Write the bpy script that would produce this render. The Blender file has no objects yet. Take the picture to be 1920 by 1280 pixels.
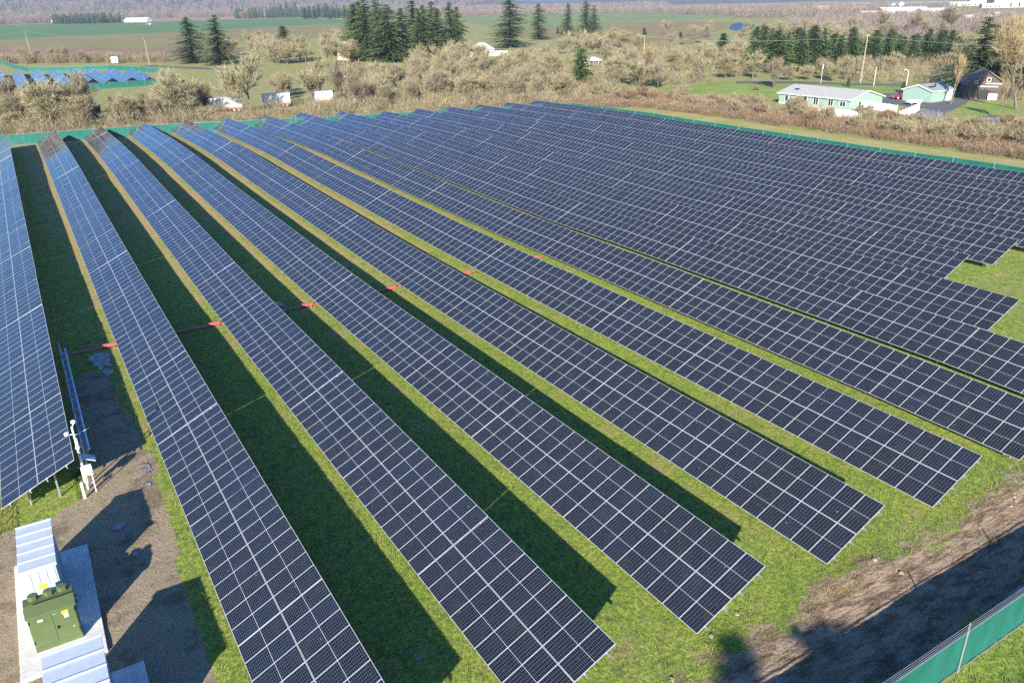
import bpy, math, random
import numpy as np
from mathutils import Matrix, Vector

random.seed(7)
RNG = np.random.default_rng(11)
S = bpy.context.scene
COL = S.collection
PI = math.pi

# ------------------------------------------------------------------ camera frame (world metres, rows run along +Y)
CAM = np.array([4.80198, 0.0, 24.0518])
FW = np.array([0.476383, 0.786436, -0.393163])
RT = np.array([0.851151, -0.524611, -0.018058])
UP = np.array([0.220459, 0.326039, 0.919291])
FOC = 1485.385                      # in pixels of the 1920 px wide photograph
ROWP, TILT, SLOPE = 7.8443, 0.4358, 4.025
CT, ST = math.cos(TILT), math.sin(TILT)
LOWH = 0.8                          # clearance of the low edge of the panels
TAB, GAPY, MODP = 9.285, 0.035, 1.0278


def ss(a, b, x):
    t = np.clip((np.asarray(x, float) - a) / (b - a), 0, 1)
    return t * t * (3 - 2 * t)


YK = [-500, 60, 70, 80, 92, 105, 118, 130, 145, 155, 176, 200, 245, 300, 9000]
ZK = [0, 0.02, 0.08, 0.28, 0.52, 0.78, 1.08, 1.42, 1.48, 1.35, 0.98, 0.7, 0.2, 0.0, 0]


def H(x, y):
    x = np.asarray(x, float)
    y = np.asarray(y, float)
    z = np.interp(y, YK, ZK)
    z = z * (1 - ss(125, 180, x)) * ss(-160, -60, x)
    z = z - 0.0168 * np.clip(x - 25, 0, 92) * ss(60, 160, y) * (1 - ss(130, 200, x)) * (1 - ss(180, 260, y))
    z = z + 0.33 * ss(35, 62, x) * (1 - ss(60, 80, y)) * ss(12, 26, y) * (1 - ss(118, 150, x))
    return z


def hillz(X, Y):
    Z = 125 * ss(2950, 4700, Y) * (0.75 + 0.25 * np.sin(X / 700 + 1) * np.cos(Y / 900)) * (1 - 0.75 * ss(1200, 3200, X))
    return (Z + 6 * np.sin(X / 130) * np.sin(Y / 170) * ss(3000, 3600, Y)) * ss(2900, 3100, Y)


def Hf(x, y):
    return float(H(x, y))


def ray(px, py):
    return FW + RT * (px - 960) / FOC - UP * (py - 640) / FOC


def at(px, py, up=0.0):
    d = ray(px, py)
    z = 0.0
    for _ in range(12):
        t = (z + up - CAM[2]) / d[2]
        q = CAM + t * d
        z = Hf(q[0], q[1])
    return float(q[0]), float(q[1]), z


def height_to(px, py, top):
    """real height of something whose foot shows at (px, py) and whose top shows at row top"""
    x, y, z = at(px, py)
    lo, hi = 0.0, 60.0
    for _ in range(40):
        m = (lo + hi) / 2
        d = np.array([x, y, z + m]) - CAM
        yy = 640 - FOC * (d @ UP) / (d @ FW)
        if yy > top:
            lo = m
        else:
            hi = m
    return (lo + hi) / 2


# ------------------------------------------------------------------ object helpers
def tag(o, label=None, cat=None, group=None, kind=None):
    if label: o['label'] = label
    if cat: o['category'] = cat
    if group: o['group'] = group
    if kind: o['kind'] = kind
    return o


def empty(name, loc=(0, 0, 0), rz=0.0, **k):
    o = bpy.data.objects.new(name, None)
    o.empty_display_size = 0.3
    COL.objects.link(o)
    o.location = loc
    o.rotation_euler = (0, 0, rz)
    return tag(o, **k)


def link(name, me, parent=None, **k):
    o = bpy.data.objects.new(name, me)
    COL.objects.link(o)
    if parent is not None:
        o.parent = parent
    return tag(o, **k)


def np_mesh(name, v, f, mats, fm=None, var=None, smooth=False, uv=None):
    v = np.asarray(v, np.float32).reshape(-1, 3)
    f = np.asarray(f, np.int32)
    n = f.shape[1]
    me = bpy.data.meshes.new(name)
    me.vertices.add(len(v))
    me.vertices.foreach_set('co', v.ravel())
    me.loops.add(f.size)
    me.loops.foreach_set('vertex_index', f.ravel())
    me.polygons.add(len(f))
    me.polygons.foreach_set('loop_start', np.arange(0, f.size, n, dtype=np.int32))
    for m in mats: me.materials.append(m)
    if fm is not None:
        me.polygons.foreach_set('material_index', np.asarray(fm, np.int32))
    me.polygons.foreach_set('use_smooth', np.full(len(f), bool(smooth)))
    if var is not None:
        for key, arr in var.items():
            a = me.attributes.new(key, 'FLOAT', 'POINT')
            a.data.foreach_set('value', np.asarray(arr, np.float32))
    if uv is not None:
        l = me.uv_layers.new(name='UVMap')
        l.data.foreach_set('uv', np.asarray(uv, np.float32).ravel())
    me.update(calc_edges=True)
    return me


class MB:
    """collects boxes, bars, tubes and polygons for ONE mesh"""

    def __init__(s):
        s.v, s.f, s.m = [], [], []

    def add(s, vs, fs, mi=0):
        b = len(s.v)
        s.v += [tuple(p) for p in vs]
        s.f += [tuple(b + i for i in q) for q in fs]
        s.m += [mi] * len(fs)

    def box(s, x0, x1, y0, y1, z0, z1, mi=0, M=None):
        vs = [Vector((x, y, z)) for z in (z0, z1) for y in (y0, y1) for x in (x0, x1)]
        if M is not None: vs = [M @ p for p in vs]
        s.add(vs, [(0, 2, 3, 1), (4, 5, 7, 6), (0, 1, 5, 4), (2, 6, 7, 3), (0, 4, 6, 2), (1, 3, 7, 5)], mi)

    def bar(s, a, b, w, h=None, mi=0):
        a, b = Vector(a), Vector(b)
        h = h or w
        d = (b - a).normalized()
        u = d.cross(Vector((0, 0, 1)))
        u = Vector((1, 0, 0)) if u.length < 1e-3 else u.normalized()
        w2 = u.cross(d)
        vs = [p + u * (sx * w / 2) + w2 * (sz * h / 2) for p in (a, b) for sz in (-1, 1) for sx in (-1, 1)]
        s.add(vs, [(0, 1, 3, 2), (4, 6, 7, 5), (0, 4, 5, 1), (2, 3, 7, 6), (0, 2, 6, 4), (1, 5, 7, 3)], mi)

    def tube(s, pts, r, n=6, mi=0, cap=True):
        pts = [Vector(p) for p in pts]
        rs = r if isinstance(r, (list, tuple)) else [r] * len(pts)
        b = len(s.v)
        for i, p in enumerate(pts):
            d = (pts[min(i + 1, len(pts) - 1)] - pts[max(i - 1, 0)]).normalized()
            u = d.cross(Vector((0.03, 0.02, 1)))
            u = Vector((1, 0, 0)) if u.length < 1e-2 else u.normalized()
            w = d.cross(u)
            for k in range(n):
                a = 2 * PI * k / n
                s.v.append(tuple(p + (u * math.cos(a) + w * math.sin(a)) * rs[i]))
        for i in range(len(pts) - 1):
            for k in range(n):
                s.f.append((b + i * n + k, b + i * n + (k + 1) % n, b + (i + 1) * n + (k + 1) % n, b + (i + 1) * n + k))
                s.m.append(mi)
        if cap:
            s.f.append(tuple(b + k for k in reversed(range(n)))); s.m.append(mi)
            s.f.append(tuple(b + (len(pts) - 1) * n + k for k in range(n))); s.m.append(mi)

    def mesh(s, name, mats, bevel=0.0):
        me = bpy.data.meshes.new(name)
        me.from_pydata(s.v, [], s.f)
        for m in (mats if isinstance(mats, (list, tuple)) else [mats]): me.materials.append(m)
        me.polygons.foreach_set('material_index', s.m)
        if bevel:
            import bmesh
            bm = bmesh.new(); bm.from_mesh(me)
            bmesh.ops.bevel(bm, geom=bm.edges[:], offset=bevel, segments=2, affect='EDGES', profile=0.6)
            bm.to_mesh(me); bm.free()
        me.update()
        return me

    def build(s, name, mats, parent=None, bevel=0.0, **k):
        return link(name, s.mesh(name, mats, bevel), parent, **k)


# ------------------------------------------------------------------ materials
class NT:
    def __init__(s, name, rough=0.6, metal=0.0, spec=0.3):
        s.mat = bpy.data.materials.new(name)
        s.mat.use_nodes = True
        s.t = s.mat.node_tree
        s.b = s.t.nodes['Principled BSDF']
        s.b.inputs['Roughness'].default_value = rough
        s.b.inputs['Metallic'].default_value = metal
        s.b.inputs['Specular IOR Level'].default_value = spec

    def n(s, typ, **kw):
        nd = s.t.nodes.new('ShaderNode' + typ)
        for k, v in kw.items():
            if k in ('operation', 'blend_type', 'data_type', 'attribute_name', 'noise_dimensions', 'interpolation_type', 'distance'):
                setattr(nd, k, v)
        return nd

    def put(s, sock, v):
        if hasattr(v, 'links') or isinstance(v, bpy.types.NodeSocket):
            s.t.links.new(v, sock)
        else:
            sock.default_value = v

    def math(s, op, a, b=0.0, c=None, clamp=False):
        nd = s.n('Math', operation=op)
        nd.use_clamp = clamp
        s.put(nd.inputs[0], a); s.put(nd.inputs[1], b)
        if c is not None: s.put(nd.inputs[2], c)
        return nd.outputs[0]

    def mix(s, f, a, b):
        nd = s.t.nodes.new('ShaderNodeMix')
        nd.data_type = 'RGBA'
        s.put(nd.inputs[0], f)
        for i, v in ((6, a), (7, b)):
            s.put(nd.inputs[i], v if not isinstance(v, tuple) else (*v, 1))
        return nd.outputs[2]

    def pos(s):
        return s.n('NewGeometry').outputs['Position']

    def obj(s):
        return s.n('TexCoord').outputs['Object']

    def noise(s, vec, scale, detail=3.0, rough=0.55, sc=None):
        if sc is not None:
            m = s.n('Mapping'); m.inputs['Scale'].default_value = sc
            s.t.links.new(vec, m.inputs[0]); vec = m.outputs[0]
        nd = s.n('TexNoise')
        s.t.links.new(vec, nd.inputs['Vector'])
        nd.inputs['Scale'].default_value = scale
        nd.inputs['Detail'].default_value = detail
        nd.inputs['Roughness'].default_value = rough
        return nd.outputs[0]

    def step(s, v, a, b):
        nd = s.n('MapRange', interpolation_type='SMOOTHSTEP')
        s.put(nd.inputs[0], v)
        nd.inputs[1].default_value = a; nd.inputs[2].default_value = b
        return nd.outputs[0]

    def attr(s, name):
        return s.n('Attribute', attribute_name=name).outputs['Fac']

    def rnd(s):
        return s.n('ObjectInfo').outputs['Random']

    def color(s, v):
        s.put(s.b.inputs['Base Color'], v if not isinstance(v, tuple) else (*v, 1))

    def bump(s, h, strength=0.3, dist=0.05):
        nd = s.n('Bump')
        nd.inputs['Strength'].default_value = strength
        nd.inputs['Distance'].default_value = dist
        s.t.links.new(h, nd.inputs['Height'])
        s.t.links.new(nd.outputs[0], s.b.inputs['Normal'])


def plain(name, c, rough=0.6, metal=0.0, var=0.12, scale=3.0, spec=0.3, dirt=None):
    t = NT(name, rough, metal, spec)
    p = t.obj()
    n1 = t.noise(p, scale, 4)
    n2 = t.noise(p, scale * 7, 3)
    f = t.math('MULTIPLY_ADD', n1, 0.7, t.math('MULTIPLY', n2, 0.3))
    a = tuple(x * (1 - var) for x in c); b = tuple(min(1, x * (1 + var)) for x in c)
    col = t.mix(t.step(f, 0.3, 0.7), a, b)
    if dirt:
        col = t.mix(t.math('MULTIPLY', t.step(t.noise(p, scale * 1.7, 5, 0.7), 0.52, 0.75), 0.6), col, dirt)
    t.color(col)
    return t.mat


M = {}
M['steel'] = plain('galvanised_steel', (0.42, 0.44, 0.45), 0.45, 0.6)
M['alu'] = plain('aluminium', (0.62, 0.64, 0.66), 0.4, 0.5)
M['white_paint'] = plain('white_paint', (0.72, 0.73, 0.72), 0.5)
M['grey_paint'] = plain('grey_paint', (0.47, 0.53, 0.58), 0.42, 0.0, 0.05, 2.0, 0.4, (0.40, 0.42, 0.42))
M['cab_wall'] = plain('cabinet_wall_paint', (0.40, 0.47, 0.48), 0.45, 0.0, 0.05, 2.0, 0.4)
M['green_paint'] = plain('green_paint', (0.10, 0.135, 0.052), 0.4, 0.0, 0.08, 2.0, 0.45)
M['black'] = plain('black_plastic', (0.02, 0.02, 0.022), 0.5)
M['dark_glass'] = plain('dark_glass', (0.03, 0.04, 0.05), 0.08, 0.0, 0.1, 3, 0.6)
M['yellow'] = plain('yellow_sticker', (0.75, 0.55, 0.05), 0.5)
M['sticker'] = plain('white_sticker', (0.8, 0.78, 0.7), 0.5)
M['green_dot'] = plain('green_sticker', (0.05, 0.45, 0.25), 0.5)
M['red_plastic'] = plain('red_plastic', (0.58, 0.13, 0.13), 0.4, 0.0, 0.15, 6)
M['inverter_face'] = plain('inverter_face', (0.24, 0.3, 0.36), 0.4)
M['pole_wood'] = plain('weathered_pole_wood', (0.36, 0.29, 0.2), 0.85, 0, 0.25, 2)
M['orange'] = plain('orange_paint', (0.55, 0.13, 0.04), 0.5)
M['red_car'] = plain('dark_red_car_paint', (0.28, 0.012, 0.03), 0.22, 0.1, 0.05, 1, 0.6)
M['red_tractor'] = plain('orange_red_paint', (0.6, 0.09, 0.03), 0.4)
M['rubber'] = plain('rubber', (0.02, 0.02, 0.02), 0.8)
M['mint'] = plain('mint_siding', (0.27, 0.39, 0.32), 0.7, 0, 0.06, 1.5)
M['shingle'] = plain('pale_shingles', (0.42, 0.41, 0.37), 0.9, 0, 0.14, 2.5)
M['grey_roof'] = plain('grey_metal_roof', (0.33, 0.35, 0.33), 0.5, 0.1, 0.1, 1.0)
M['barnwood'] = plain('weathered_barn_boards', (0.10, 0.075, 0.06), 0.9, 0, 0.35, 1.2)
M['old_roof'] = plain('old_barn_roof', (0.17, 0.15, 0.13), 0.85, 0, 0.3, 1.2)
M['white_siding'] = plain('white_siding', (0.66, 0.65, 0.62), 0.65, 0, 0.08, 0.4)
M['tarp'] = plain('blue_grey_tarp', (0.09, 0.105, 0.13), 0.45, 0, 0.3, 1.0)
M['bark'] = plain('bark', (0.16, 0.13, 0.095), 0.9, 0, 0.35, 1.5)
M['asphalt'] = plain('asphalt', (0.13, 0.125, 0.12), 0.9, 0, 0.15, 0.7)
M['vinyl'] = plain('white_vinyl', (0.78, 0.77, 0.74), 0.5)
M['cream'] = plain('cream_siding', (0.6, 0.5, 0.38), 0.7)
M['teal_roof'] = plain('teal_metal', (0.12, 0.42, 0.36), 0.5)
M['wire'] = plain('wire', (0.33, 0.34, 0.35), 0.5, 0.4)


def mat_concrete():
    t = NT('concrete', 0.85)
    p = t.obj()
    c = t.mix(t.step(t.noise(p, 1.3, 5, 0.65), 0.35, 0.68), (0.62, 0.58, 0.51), (0.78, 0.74, 0.66))
    c = t.mix(t.math('MULTIPLY', t.step(t.noise(p, 6, 6, 0.7), 0.56, 0.7), 0.5), c, (0.27, 0.26, 0.24))
    t.color(c)
    t.bump(t.noise(p, 40, 4), 0.2, 0.01)
    return t.mat


def mat_panel():
    t = NT('solar_cells', 0.12, 0.0, 0.5)
    sep = t.n('SeparateXYZ')
    t.t.links.new(t.n('UVMap').outputs[0], sep.inputs[0])
    u, v = sep.outputs[0], sep.outputs[1]
    # metres from module edge
    um = t.math('MULTIPLY', u, 1.0); vm = t.math('MULTIPLY', v, 2.0)
    eu = t.math('MINIMUM', um, t.math('SUBTRACT', 1.0, um))
    ev = t.math('MINIMUM', vm, t.math('SUBTRACT', 2.0, vm))
    edge = t.math('MINIMUM', eu, ev)
    frame = t.math('LESS_THAN', edge, 0.010)
    margin = t.math('LESS_THAN', edge, 0.0135)
    mid = t.math('LESS_THAN', t.math('ABSOLUTE', t.math('SUBTRACT', vm, 1.0)), 0.008)

    def gap(x, cnt, lo, hi, w):
        y = t.math('MULTIPLY', t.math('SUBTRACT', x, lo), cnt / (hi - lo))
        fr = t.math('ABSOLUTE', t.math('SUBTRACT', t.math('FRACT', y), 0.5))
        return t.math('GREATER_THAN', fr, 0.5 - w * cnt / (hi - lo))
    g = t.math('MAXIMUM', gap(um, 6, 0.03, 0.97, 0.0038), gap(vm, 24, 0.03, 1.97, 0.0026))
    fine = t.math('MULTIPLY', gap(um, 30, 0.03, 0.97, 0.0015), 0.12)
    lines = t.math('MULTIPLY', g, 0.7)
    lines = t.math('MAXIMUM', lines, fine)
    white = t.math('MAXIMUM', margin, mid)
    r = t.math('ADD', t.rnd(), t.attr('var'))
    r = t.math('FRACT', r)
    n = t.noise(t.pos(), 0.35, 2)
    base = t.mix(t.math('MULTIPLY_ADD', t.step(r, 0.55, 1.0), 0.75, t.math('MULTIPLY', n, 0.3)), (0.002, 0.0035, 0.008), (0.003, 0.0065, 0.020))
    base = t.mix(t.math('MULTIPLY', t.step(t.noise(t.pos(), 0.9, 5, 0.7), 0.5, 0.8), 0.05), base, (0.30, 0.28, 0.24))
    sp = t.noise(t.pos(), 6.0, 2)
    c = t.mix(lines, base, (0.27, 0.29, 0.31))
    c = t.mix(white, c, (0.5, 0.52, 0.54))
    c = t.mix(t.math('MULTIPLY', t.step(sp, 0.74, 0.78), 0.6), c, (0.5, 0.5, 0.48))
    c = t.mix(frame, c, (0.56, 0.58, 0.60))
    t.color(c)
    t.put(t.b.inputs['Roughness'], t.math('MULTIPLY_ADD', frame, 0.35, 0.10))
    t.b.inputs['IOR'].default_value = 1.5
    return t.mat


def mat_ground():
    t = NT('ground_cover', 0.95, 0, 0.12)
    p = t.pos()
    sep = t.n('SeparateXYZ'); t.t.links.new(p, sep.inputs[0])
    big = t.noise(p, 0.055, 4, 0.6)
    medn = t.noise(p, 0.55, 5, 0.65)
    fine = t.noise(p, 5.0, 5, 0.7)
    vf = t.noise(p, 26.0, 3, 0.7)
    green = t.mix(t.step(fine, 0.35, 0.66), (0.15, 0.215, 0.038), (0.37, 0.43, 0.08))
    dark = t.mix(vf, (0.06, 0.10, 0.045), (0.12, 0.165, 0.065))
    green = t.mix(t.math('MULTIPLY', t.step(t.noise(p, 1.7, 5, 0.7), 0.48, 0.68), 0.7), green, dark)
    straw = t.mix(fine, (0.30, 0.20, 0.09), (0.50, 0.40, 0.19))
    dry = t.attr('dry')
    k = t.math('ADD', t.math('MULTIPLY_ADD', medn, 0.7, t.math('MULTIPLY', big, 0.3)), t.math('MULTIPLY', dry, 0.36))
    c = t.mix(t.math('MULTIPLY', t.step(k, 0.50, 0.70), 0.9), green, straw)
    # far meadow
    mead = t.mix(t.step(medn, 0.35, 0.7), (0.25, 0.26, 0.08), (0.40, 0.35, 0.16))
    c = t.mix(t.attr('far'), c, mead)
    # brown earth
    streak = t.noise(p, 1.0, 5, 0.7, sc=(0.7, 1.9, 1))
    earth = t.mix(t.step(streak, 0.38, 0.62), (0.19, 0.12, 0.07), (0.47, 0.34, 0.225))
    earth = t.mix(t.math('MULTIPLY', t.step(fine, 0.45, 0.7), 0.4), earth, (0.40, 0.33, 0.27))
    d = t.math('ADD', t.attr('dirt'), t.math('MULTIPLY', t.math('SUBTRACT', medn, 0.5), 2.9))
    d = t.math('ADD', d, t.math('MULTIPLY', t.math('SUBTRACT', fine, 0.5), 0.7))
    c = t.mix(t.step(d, 0.35, 0.65), c, earth)
    vor = t.n('TexVoronoi'); t.t.links.new(p, vor.inputs['Vector']); vor.inputs['Scale'].default_value = 16
    stone = t.mix(t.step(vf, 0.3, 0.7), (0.19, 0.135, 0.075), (0.52, 0.41, 0.27))
    stone = t.mix(t.math('MULTIPLY', t.step(vor.outputs['Color'], 0.6, 0.95), 0.6), stone, (0.40, 0.35, 0.29))
    stone = t.mix(t.math('MULTIPLY', t.step(medn, 0.52, 0.66), 0.4), stone, (0.15, 0.14, 0.05))
    stone = t.mix(t.math('MULTIPLY', t.step(t.noise(p, 0.35, 5, 0.7), 0.50, 0.62), 0.55), stone, (0.12, 0.09, 0.06))
    gv = t.math('ADD', t.attr('gravel'), t.math('MULTIPLY', t.math('SUBTRACT', fine, 0.5), 0.7))
    gv = t.math('ADD', gv, t.math('MULTIPLY', t.math('SUBTRACT', medn, 0.5), 0.8))
    gm = t.step(gv, 0.4, 0.6)
    c = t.mix(gm, c, stone)
    t.color(c)
    h = t.math('MULTIPLY_ADD', streak, t.math('MULTIPLY', t.attr('dirt'), 3.0), t.math('ADD', fine, t.math('MULTIPLY', vf, 0.5)))
    t.bump(h, 0.9, 0.10)
    return t.mat


def mat_field(name, a, b, rows=None, ang=0.0, scale=0.02):
    t = NT(name, 0.95, 0, 0.1)
    p = t.pos()
    c = t.mix(t.step(t.noise(p, scale, 5, 0.65), 0.32, 0.68), a, b)
    c = t.mix(t.math('MULTIPLY', t.noise(p, scale * 12, 3), 0.4), c, tuple(x * 0.7 for x in a))
    if rows:
        m = t.n('Mapping'); m.inputs['Rotation'].default_value = (0, 0, ang)
        t.t.links.new(p, m.inputs[0])
        w = t.n('TexWave'); t.t.links.new(m.outputs[0], w.inputs[0])
        w.inputs['Scale'].default_value = rows[0]; w.inputs['Distortion'].default_value = 1.5
        c = t.mix(t.math('MULTIPLY', w.outputs['Fac'], 0.45), c, rows[1])
    t.color(c)
    return t.mat


def mat_leaf(name, a, b, c3=None, rough=0.85, trans=0.0):
    t = NT(name, rough, 0, 0.15)
    r = t.rnd()
    v = t.attr('var')
    f = t.math('FRACT', t.math('ADD', t.math('MULTIPLY', r, 0.9), 0.05))
    c = t.mix(f, a, b)
    c = t.mix(t.step(v, 0.0, 1.0), c, c3 if c3 else b)
    t.color(c)
    return t.mat


def mat_screen():
    t = NT('green_privacy_fabric', 0.6, 0, 0.3)
    p = t.pos()
    n1 = t.noise(p, 1.2, 4, 0.6, sc=(1, 1, 0.4))
    n2 = t.noise(p, 14, 2, 0.5, sc=(1, 1, 3))
    c = t.mix(t.step(n1, 0.3, 0.7), (0.010, 0.105, 0.078), (0.018, 0.145, 0.11))
    c = t.mix(t.math('MULTIPLY', n2, 0.3), c, (0.02, 0.19, 0.145))
    t.color(c)
    t.bump(n1, 0.5, 0.05)
    return t.mat


M['concrete'] = mat_concrete()
M['screen'] = mat_screen()
M['ground'] = mat_ground()
M['twig_pale'] = mat_leaf('lichen_twigs', (0.50, 0.44, 0.26), (0.37, 0.32, 0.19), (0.14, 0.12, 0.065))
M['twig_grey'] = mat_leaf('grey_brown_twigs', (0.42, 0.36, 0.235), (0.34, 0.28, 0.18), (0.13, 0.105, 0.065))
M['twig_gold'] = mat_leaf('golden_twigs', (0.46, 0.36, 0.19), (0.40, 0.30, 0.17), (0.26, 0.20, 0.11))
M['needles'] = mat_leaf('dark_needles', (0.05, 0.09, 0.038), (0.075, 0.12, 0.042), (0.14, 0.20, 0.07))
M['needles_bright'] = mat_leaf('fresh_green_needles', (0.075, 0.135, 0.03), (0.09, 0.15, 0.035), (0.14, 0.20, 0.05))
M['bramble'] = mat_leaf('bramble_stems', (0.33, 0.22, 0.14), (0.36, 0.27, 0.17), (0.14, 0.10, 0.065))
M['brush'] = mat_leaf('pale_brush', (0.38, 0.31, 0.19), (0.43, 0.35, 0.22), (0.13, 0.105, 0.06))
M['far_wood'] = mat_leaf('far_bare_wood', (0.31, 0.245, 0.2), (0.33, 0.26, 0.2), (0.15, 0.12, 0.105))
M['far_conifer'] = mat_leaf('far_conifers', (0.035, 0.065, 0.04), (0.05, 0.085, 0.04), (0.07, 0.10, 0.045))
M['grass'] = mat_leaf('grass_blades', (0.10, 0.20, 0.025), (0.10, 0.20, 0.025), (0.34, 0.31, 0.10), 0.7)
M['dry_grass'] = mat_leaf('dry_grass_blades', (0.36, 0.28, 0.13), (0.36, 0.28, 0.13), (0.16, 0.17, 0.05), 0.8)


# ------------------------------------------------------------------ terrain
def graded(lo, hi, a, b, stp, far, ratio=1.09):
    xs = list(np.arange(a, b + stp / 2, stp))
    d = stp; x = xs[-1]
    while x < hi:
        d = min(d * ratio, far); x += d; xs.append(min(x, hi))
    d = stp; x = xs[0]
    while x > lo:
        d = min(d * ratio, far); x -= d; xs.insert(0, max(x, lo))
    return np.array(sorted(set(np.round(xs, 4))))


def inpoly(x, y, poly):
    ins = np.zeros(x.shape, bool)
    n = len(poly)
    for i in range(n):
        x0, y0 = poly[i]; x1, y1 = poly[(i + 1) % n]
        c = ((y0 > y) != (y1 > y)) & (x < (x1 - x0) * (y - y0) / (y1 - y0 + 1e-12) + x0)
        ins ^= c
    return ins


GRAVEL = [(-12, 15), (-12, 40.5), (-3, 41.3), (0.2, 41.6), (2.2, 41.8), (3.6, 42.9), (4.0, 46), (3.6, 58), (5.2, 60.5), (6.6, 60), (7.0, 52), (7.5, 45), (7.2, 39), (6.9, 33), (6.9, 25), (6.6, 15)]


def build_ground():
    xs = graded(-6400, 6400, -14, 72, 0.42, 420, 1.075)
    ys = graded(-900, 6400, 4, 80, 0.42, 420, 1.06)
    X, Y = np.meshgrid(xs, ys)
    Z = H(X, Y)
    # wooded hills rise far behind
    # small relief
    R = RNG.random(X.shape) - 0.5
    Z = Z + R * 0.05 * ((X > -14) & (X < 90) & (Y > 4) & (Y < 100))
    dirt = (ss(10.9, 12.0, Y) * (1 - ss(14.9, 17.8, Y))) * ss(12, 22, X)
    band = np.exp(-((Y - 16.6) / 1.0) ** 2) * (ss(28, 31, X) * (1 - ss(33, 38, X)) * 0.55 + ss(40, 43, X) * 0.5)
    dirt = np.clip(dirt + band, 0, 1)
    lane = np.exp(-((Y - 11.9) / 0.7) ** 2)
    dirt = dirt * (1 - 0.45 * lane)
    gravel = inpoly(X, Y, GRAVEL).astype(float)
    gravel = np.maximum(gravel, 0.62 * np.exp(-((X - 24) / 6) ** 2 - ((Y - 13.4) / 1.6) ** 2))
    # wheel ruts in the mud beside the fence
    for yc, dp in ((12.6, 0.16), (14.2, 0.16), (15.2, 0.07)):
        Z = Z - dp * np.exp(-((Y - yc - 0.12 * np.sin(X * 0.4)) / 0.28) ** 2) * ss(14, 20, X) * (1 - ss(70, 90, X))
    # dry strip just under the low edge of each row
    low = np.mod(X + 0.9, ROWP)
    inarr = (X > 5) & (X < 119) & (Y > 15) & (Y < 178)
    dry = np.where(inarr, np.exp(-((low - 0.7) / 0.45) ** 2) * (0.05 + 0.95 * ss(40, 120, Y)), 0)
    dry = np.maximum(dry, 0.9 * ss(176, 178, Y) * (1 - ss(188, 196, Y)))
    dry = np.maximum(dry, 0.35 * ss(60, 150, Y) * inarr)
    far = np.maximum(ss(184, 200, Y), ss(121, 124, X))
    far = np.maximum(far, 1 - ss(-60, -20, X))
    n, m = X.shape
    idx = np.arange(n * m).reshape(n, m)
    f = np.stack([idx[:-1, :-1], idx[:-1, 1:], idx[1:, 1:], idx[1:, :-1]], -1).reshape(-1, 4)
    me = np_mesh('ground', np.stack([X, Y, Z], -1), f, [M['ground']], smooth=True,
                 var=dict(dirt=dirt.ravel(), gravel=gravel.ravel(), dry=dry.ravel(), far=far.ravel()))
    link('ground', me, kind='structure')


build_ground()


def sheet(name, poly, mat, dz=0.03, kind='structure', step=None):
    """a flat sheet laid on the ground, cut into cells so that it follows the terrain"""
    xs = [p[0] for p in poly]; ys = [p[1] for p in poly]
    st = step or max(max(xs) - min(xs), max(ys) - min(ys)) / 40
    import bmesh
    bm = bmesh.new()
    bm.faces.new([bm.verts.new((x, y, 0)) for x, y in poly])
    for ax, lo, hi in ((0, min(xs), max(xs)), (1, min(ys), max(ys))):
        c = lo + st
        while c < hi:
            co = [0, 0, 0]; co[ax] = c
            no = [0, 0, 0]; no[ax] = 1
            bmesh.ops.bisect_plane(bm, geom=bm.verts[:] + bm.edges[:] + bm.faces[:], plane_co=co, plane_no=no)
            c += st
    for v in bm.verts: v.co.z = Hf(v.co.x, v.co.y) + dz
    me = bpy.data.meshes.new(name); bm.to_mesh(me); bm.free()
    me.materials.append(mat)
    return link(name, me, kind=kind)


def pxpoly(pts, up=0.0):
    return [at(x, y, up)[:2] for x, y in pts]


M['f_green'] = mat_field('green_crop', (0.11, 0.215, 0.08), (0.15, 0.25, 0.095), None, 0, 0.008)
M['f_olive'] = mat_field('olive_stubble', (0.24, 0.24, 0.09), (0.33, 0.27, 0.12), (0.045, (0.25, 0.18, 0.10)), 0.35)
M['f_brown'] = mat_field('brown_field', (0.30, 0.19, 0.125), (0.38, 0.26, 0.16), (0.05, (0.16, 0.12, 0.06)), 0.35)
M['f_tan'] = mat_field('tan_field', (0.34, 0.25, 0.13), (0.42, 0.33, 0.18))
M['f_pale'] = mat_field('pale_green_field', (0.20, 0.26, 0.10), (0.30, 0.33, 0.15))
M['f_meadow'] = mat_field('meadow_grass', (0.24, 0.28, 0.08), (0.36, 0.33, 0.13), None, 0, 0.08)
M['f_lawn'] = mat_field('lawn_grass', (0.19, 0.27, 0.06), (0.32, 0.36, 0.10), None, 0, 0.15)
M['f_strip'] = mat_field('dry_mown_grass', (0.33, 0.33, 0.085), (0.50, 0.41, 0.17), None, 0, 0.12)
G0 = 0.04
sheet('field_green_crop', [(-700, 930), (12, 928), (71, 1000), (180, 1015), (335, 1135), (560, 1300), (600, 1900), (250, 1950), (100, 2100), (25, 1960), (-700, 2000)], M['f_green'], G0)
sheet('field_olive', [(-500, 700), (9, 705), (43, 707), (104, 600), (230, 680), (400, 900), (560, 1300), (335, 1134.8), (180, 1014.8), (71, 999.8), (12, 927.8), (-500, 929.8)], M['f_olive'], G0)
sheet('field_brown', [(-400, 525), (6, 525), (79, 450), (110, 470), (150, 560), (104, 599.8), (43, 706.8), (9, 704.8), (-400, 699.8)], M['f_brown'], G0)
sheet('field_tan', [(-700, 2001), (25, 1961), (100, 2101), (250, 1951), (600, 1901), (900, 2000), (900, 2700), (200, 2900), (-700, 2700)], M['f_tan'], G0)
sheet('field_pale_green', [(420, 700), (700, 760), (1200, 1000), (1500, 1500), (820, 1500), (600, 1100)], M['f_pale'], G0)
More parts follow.
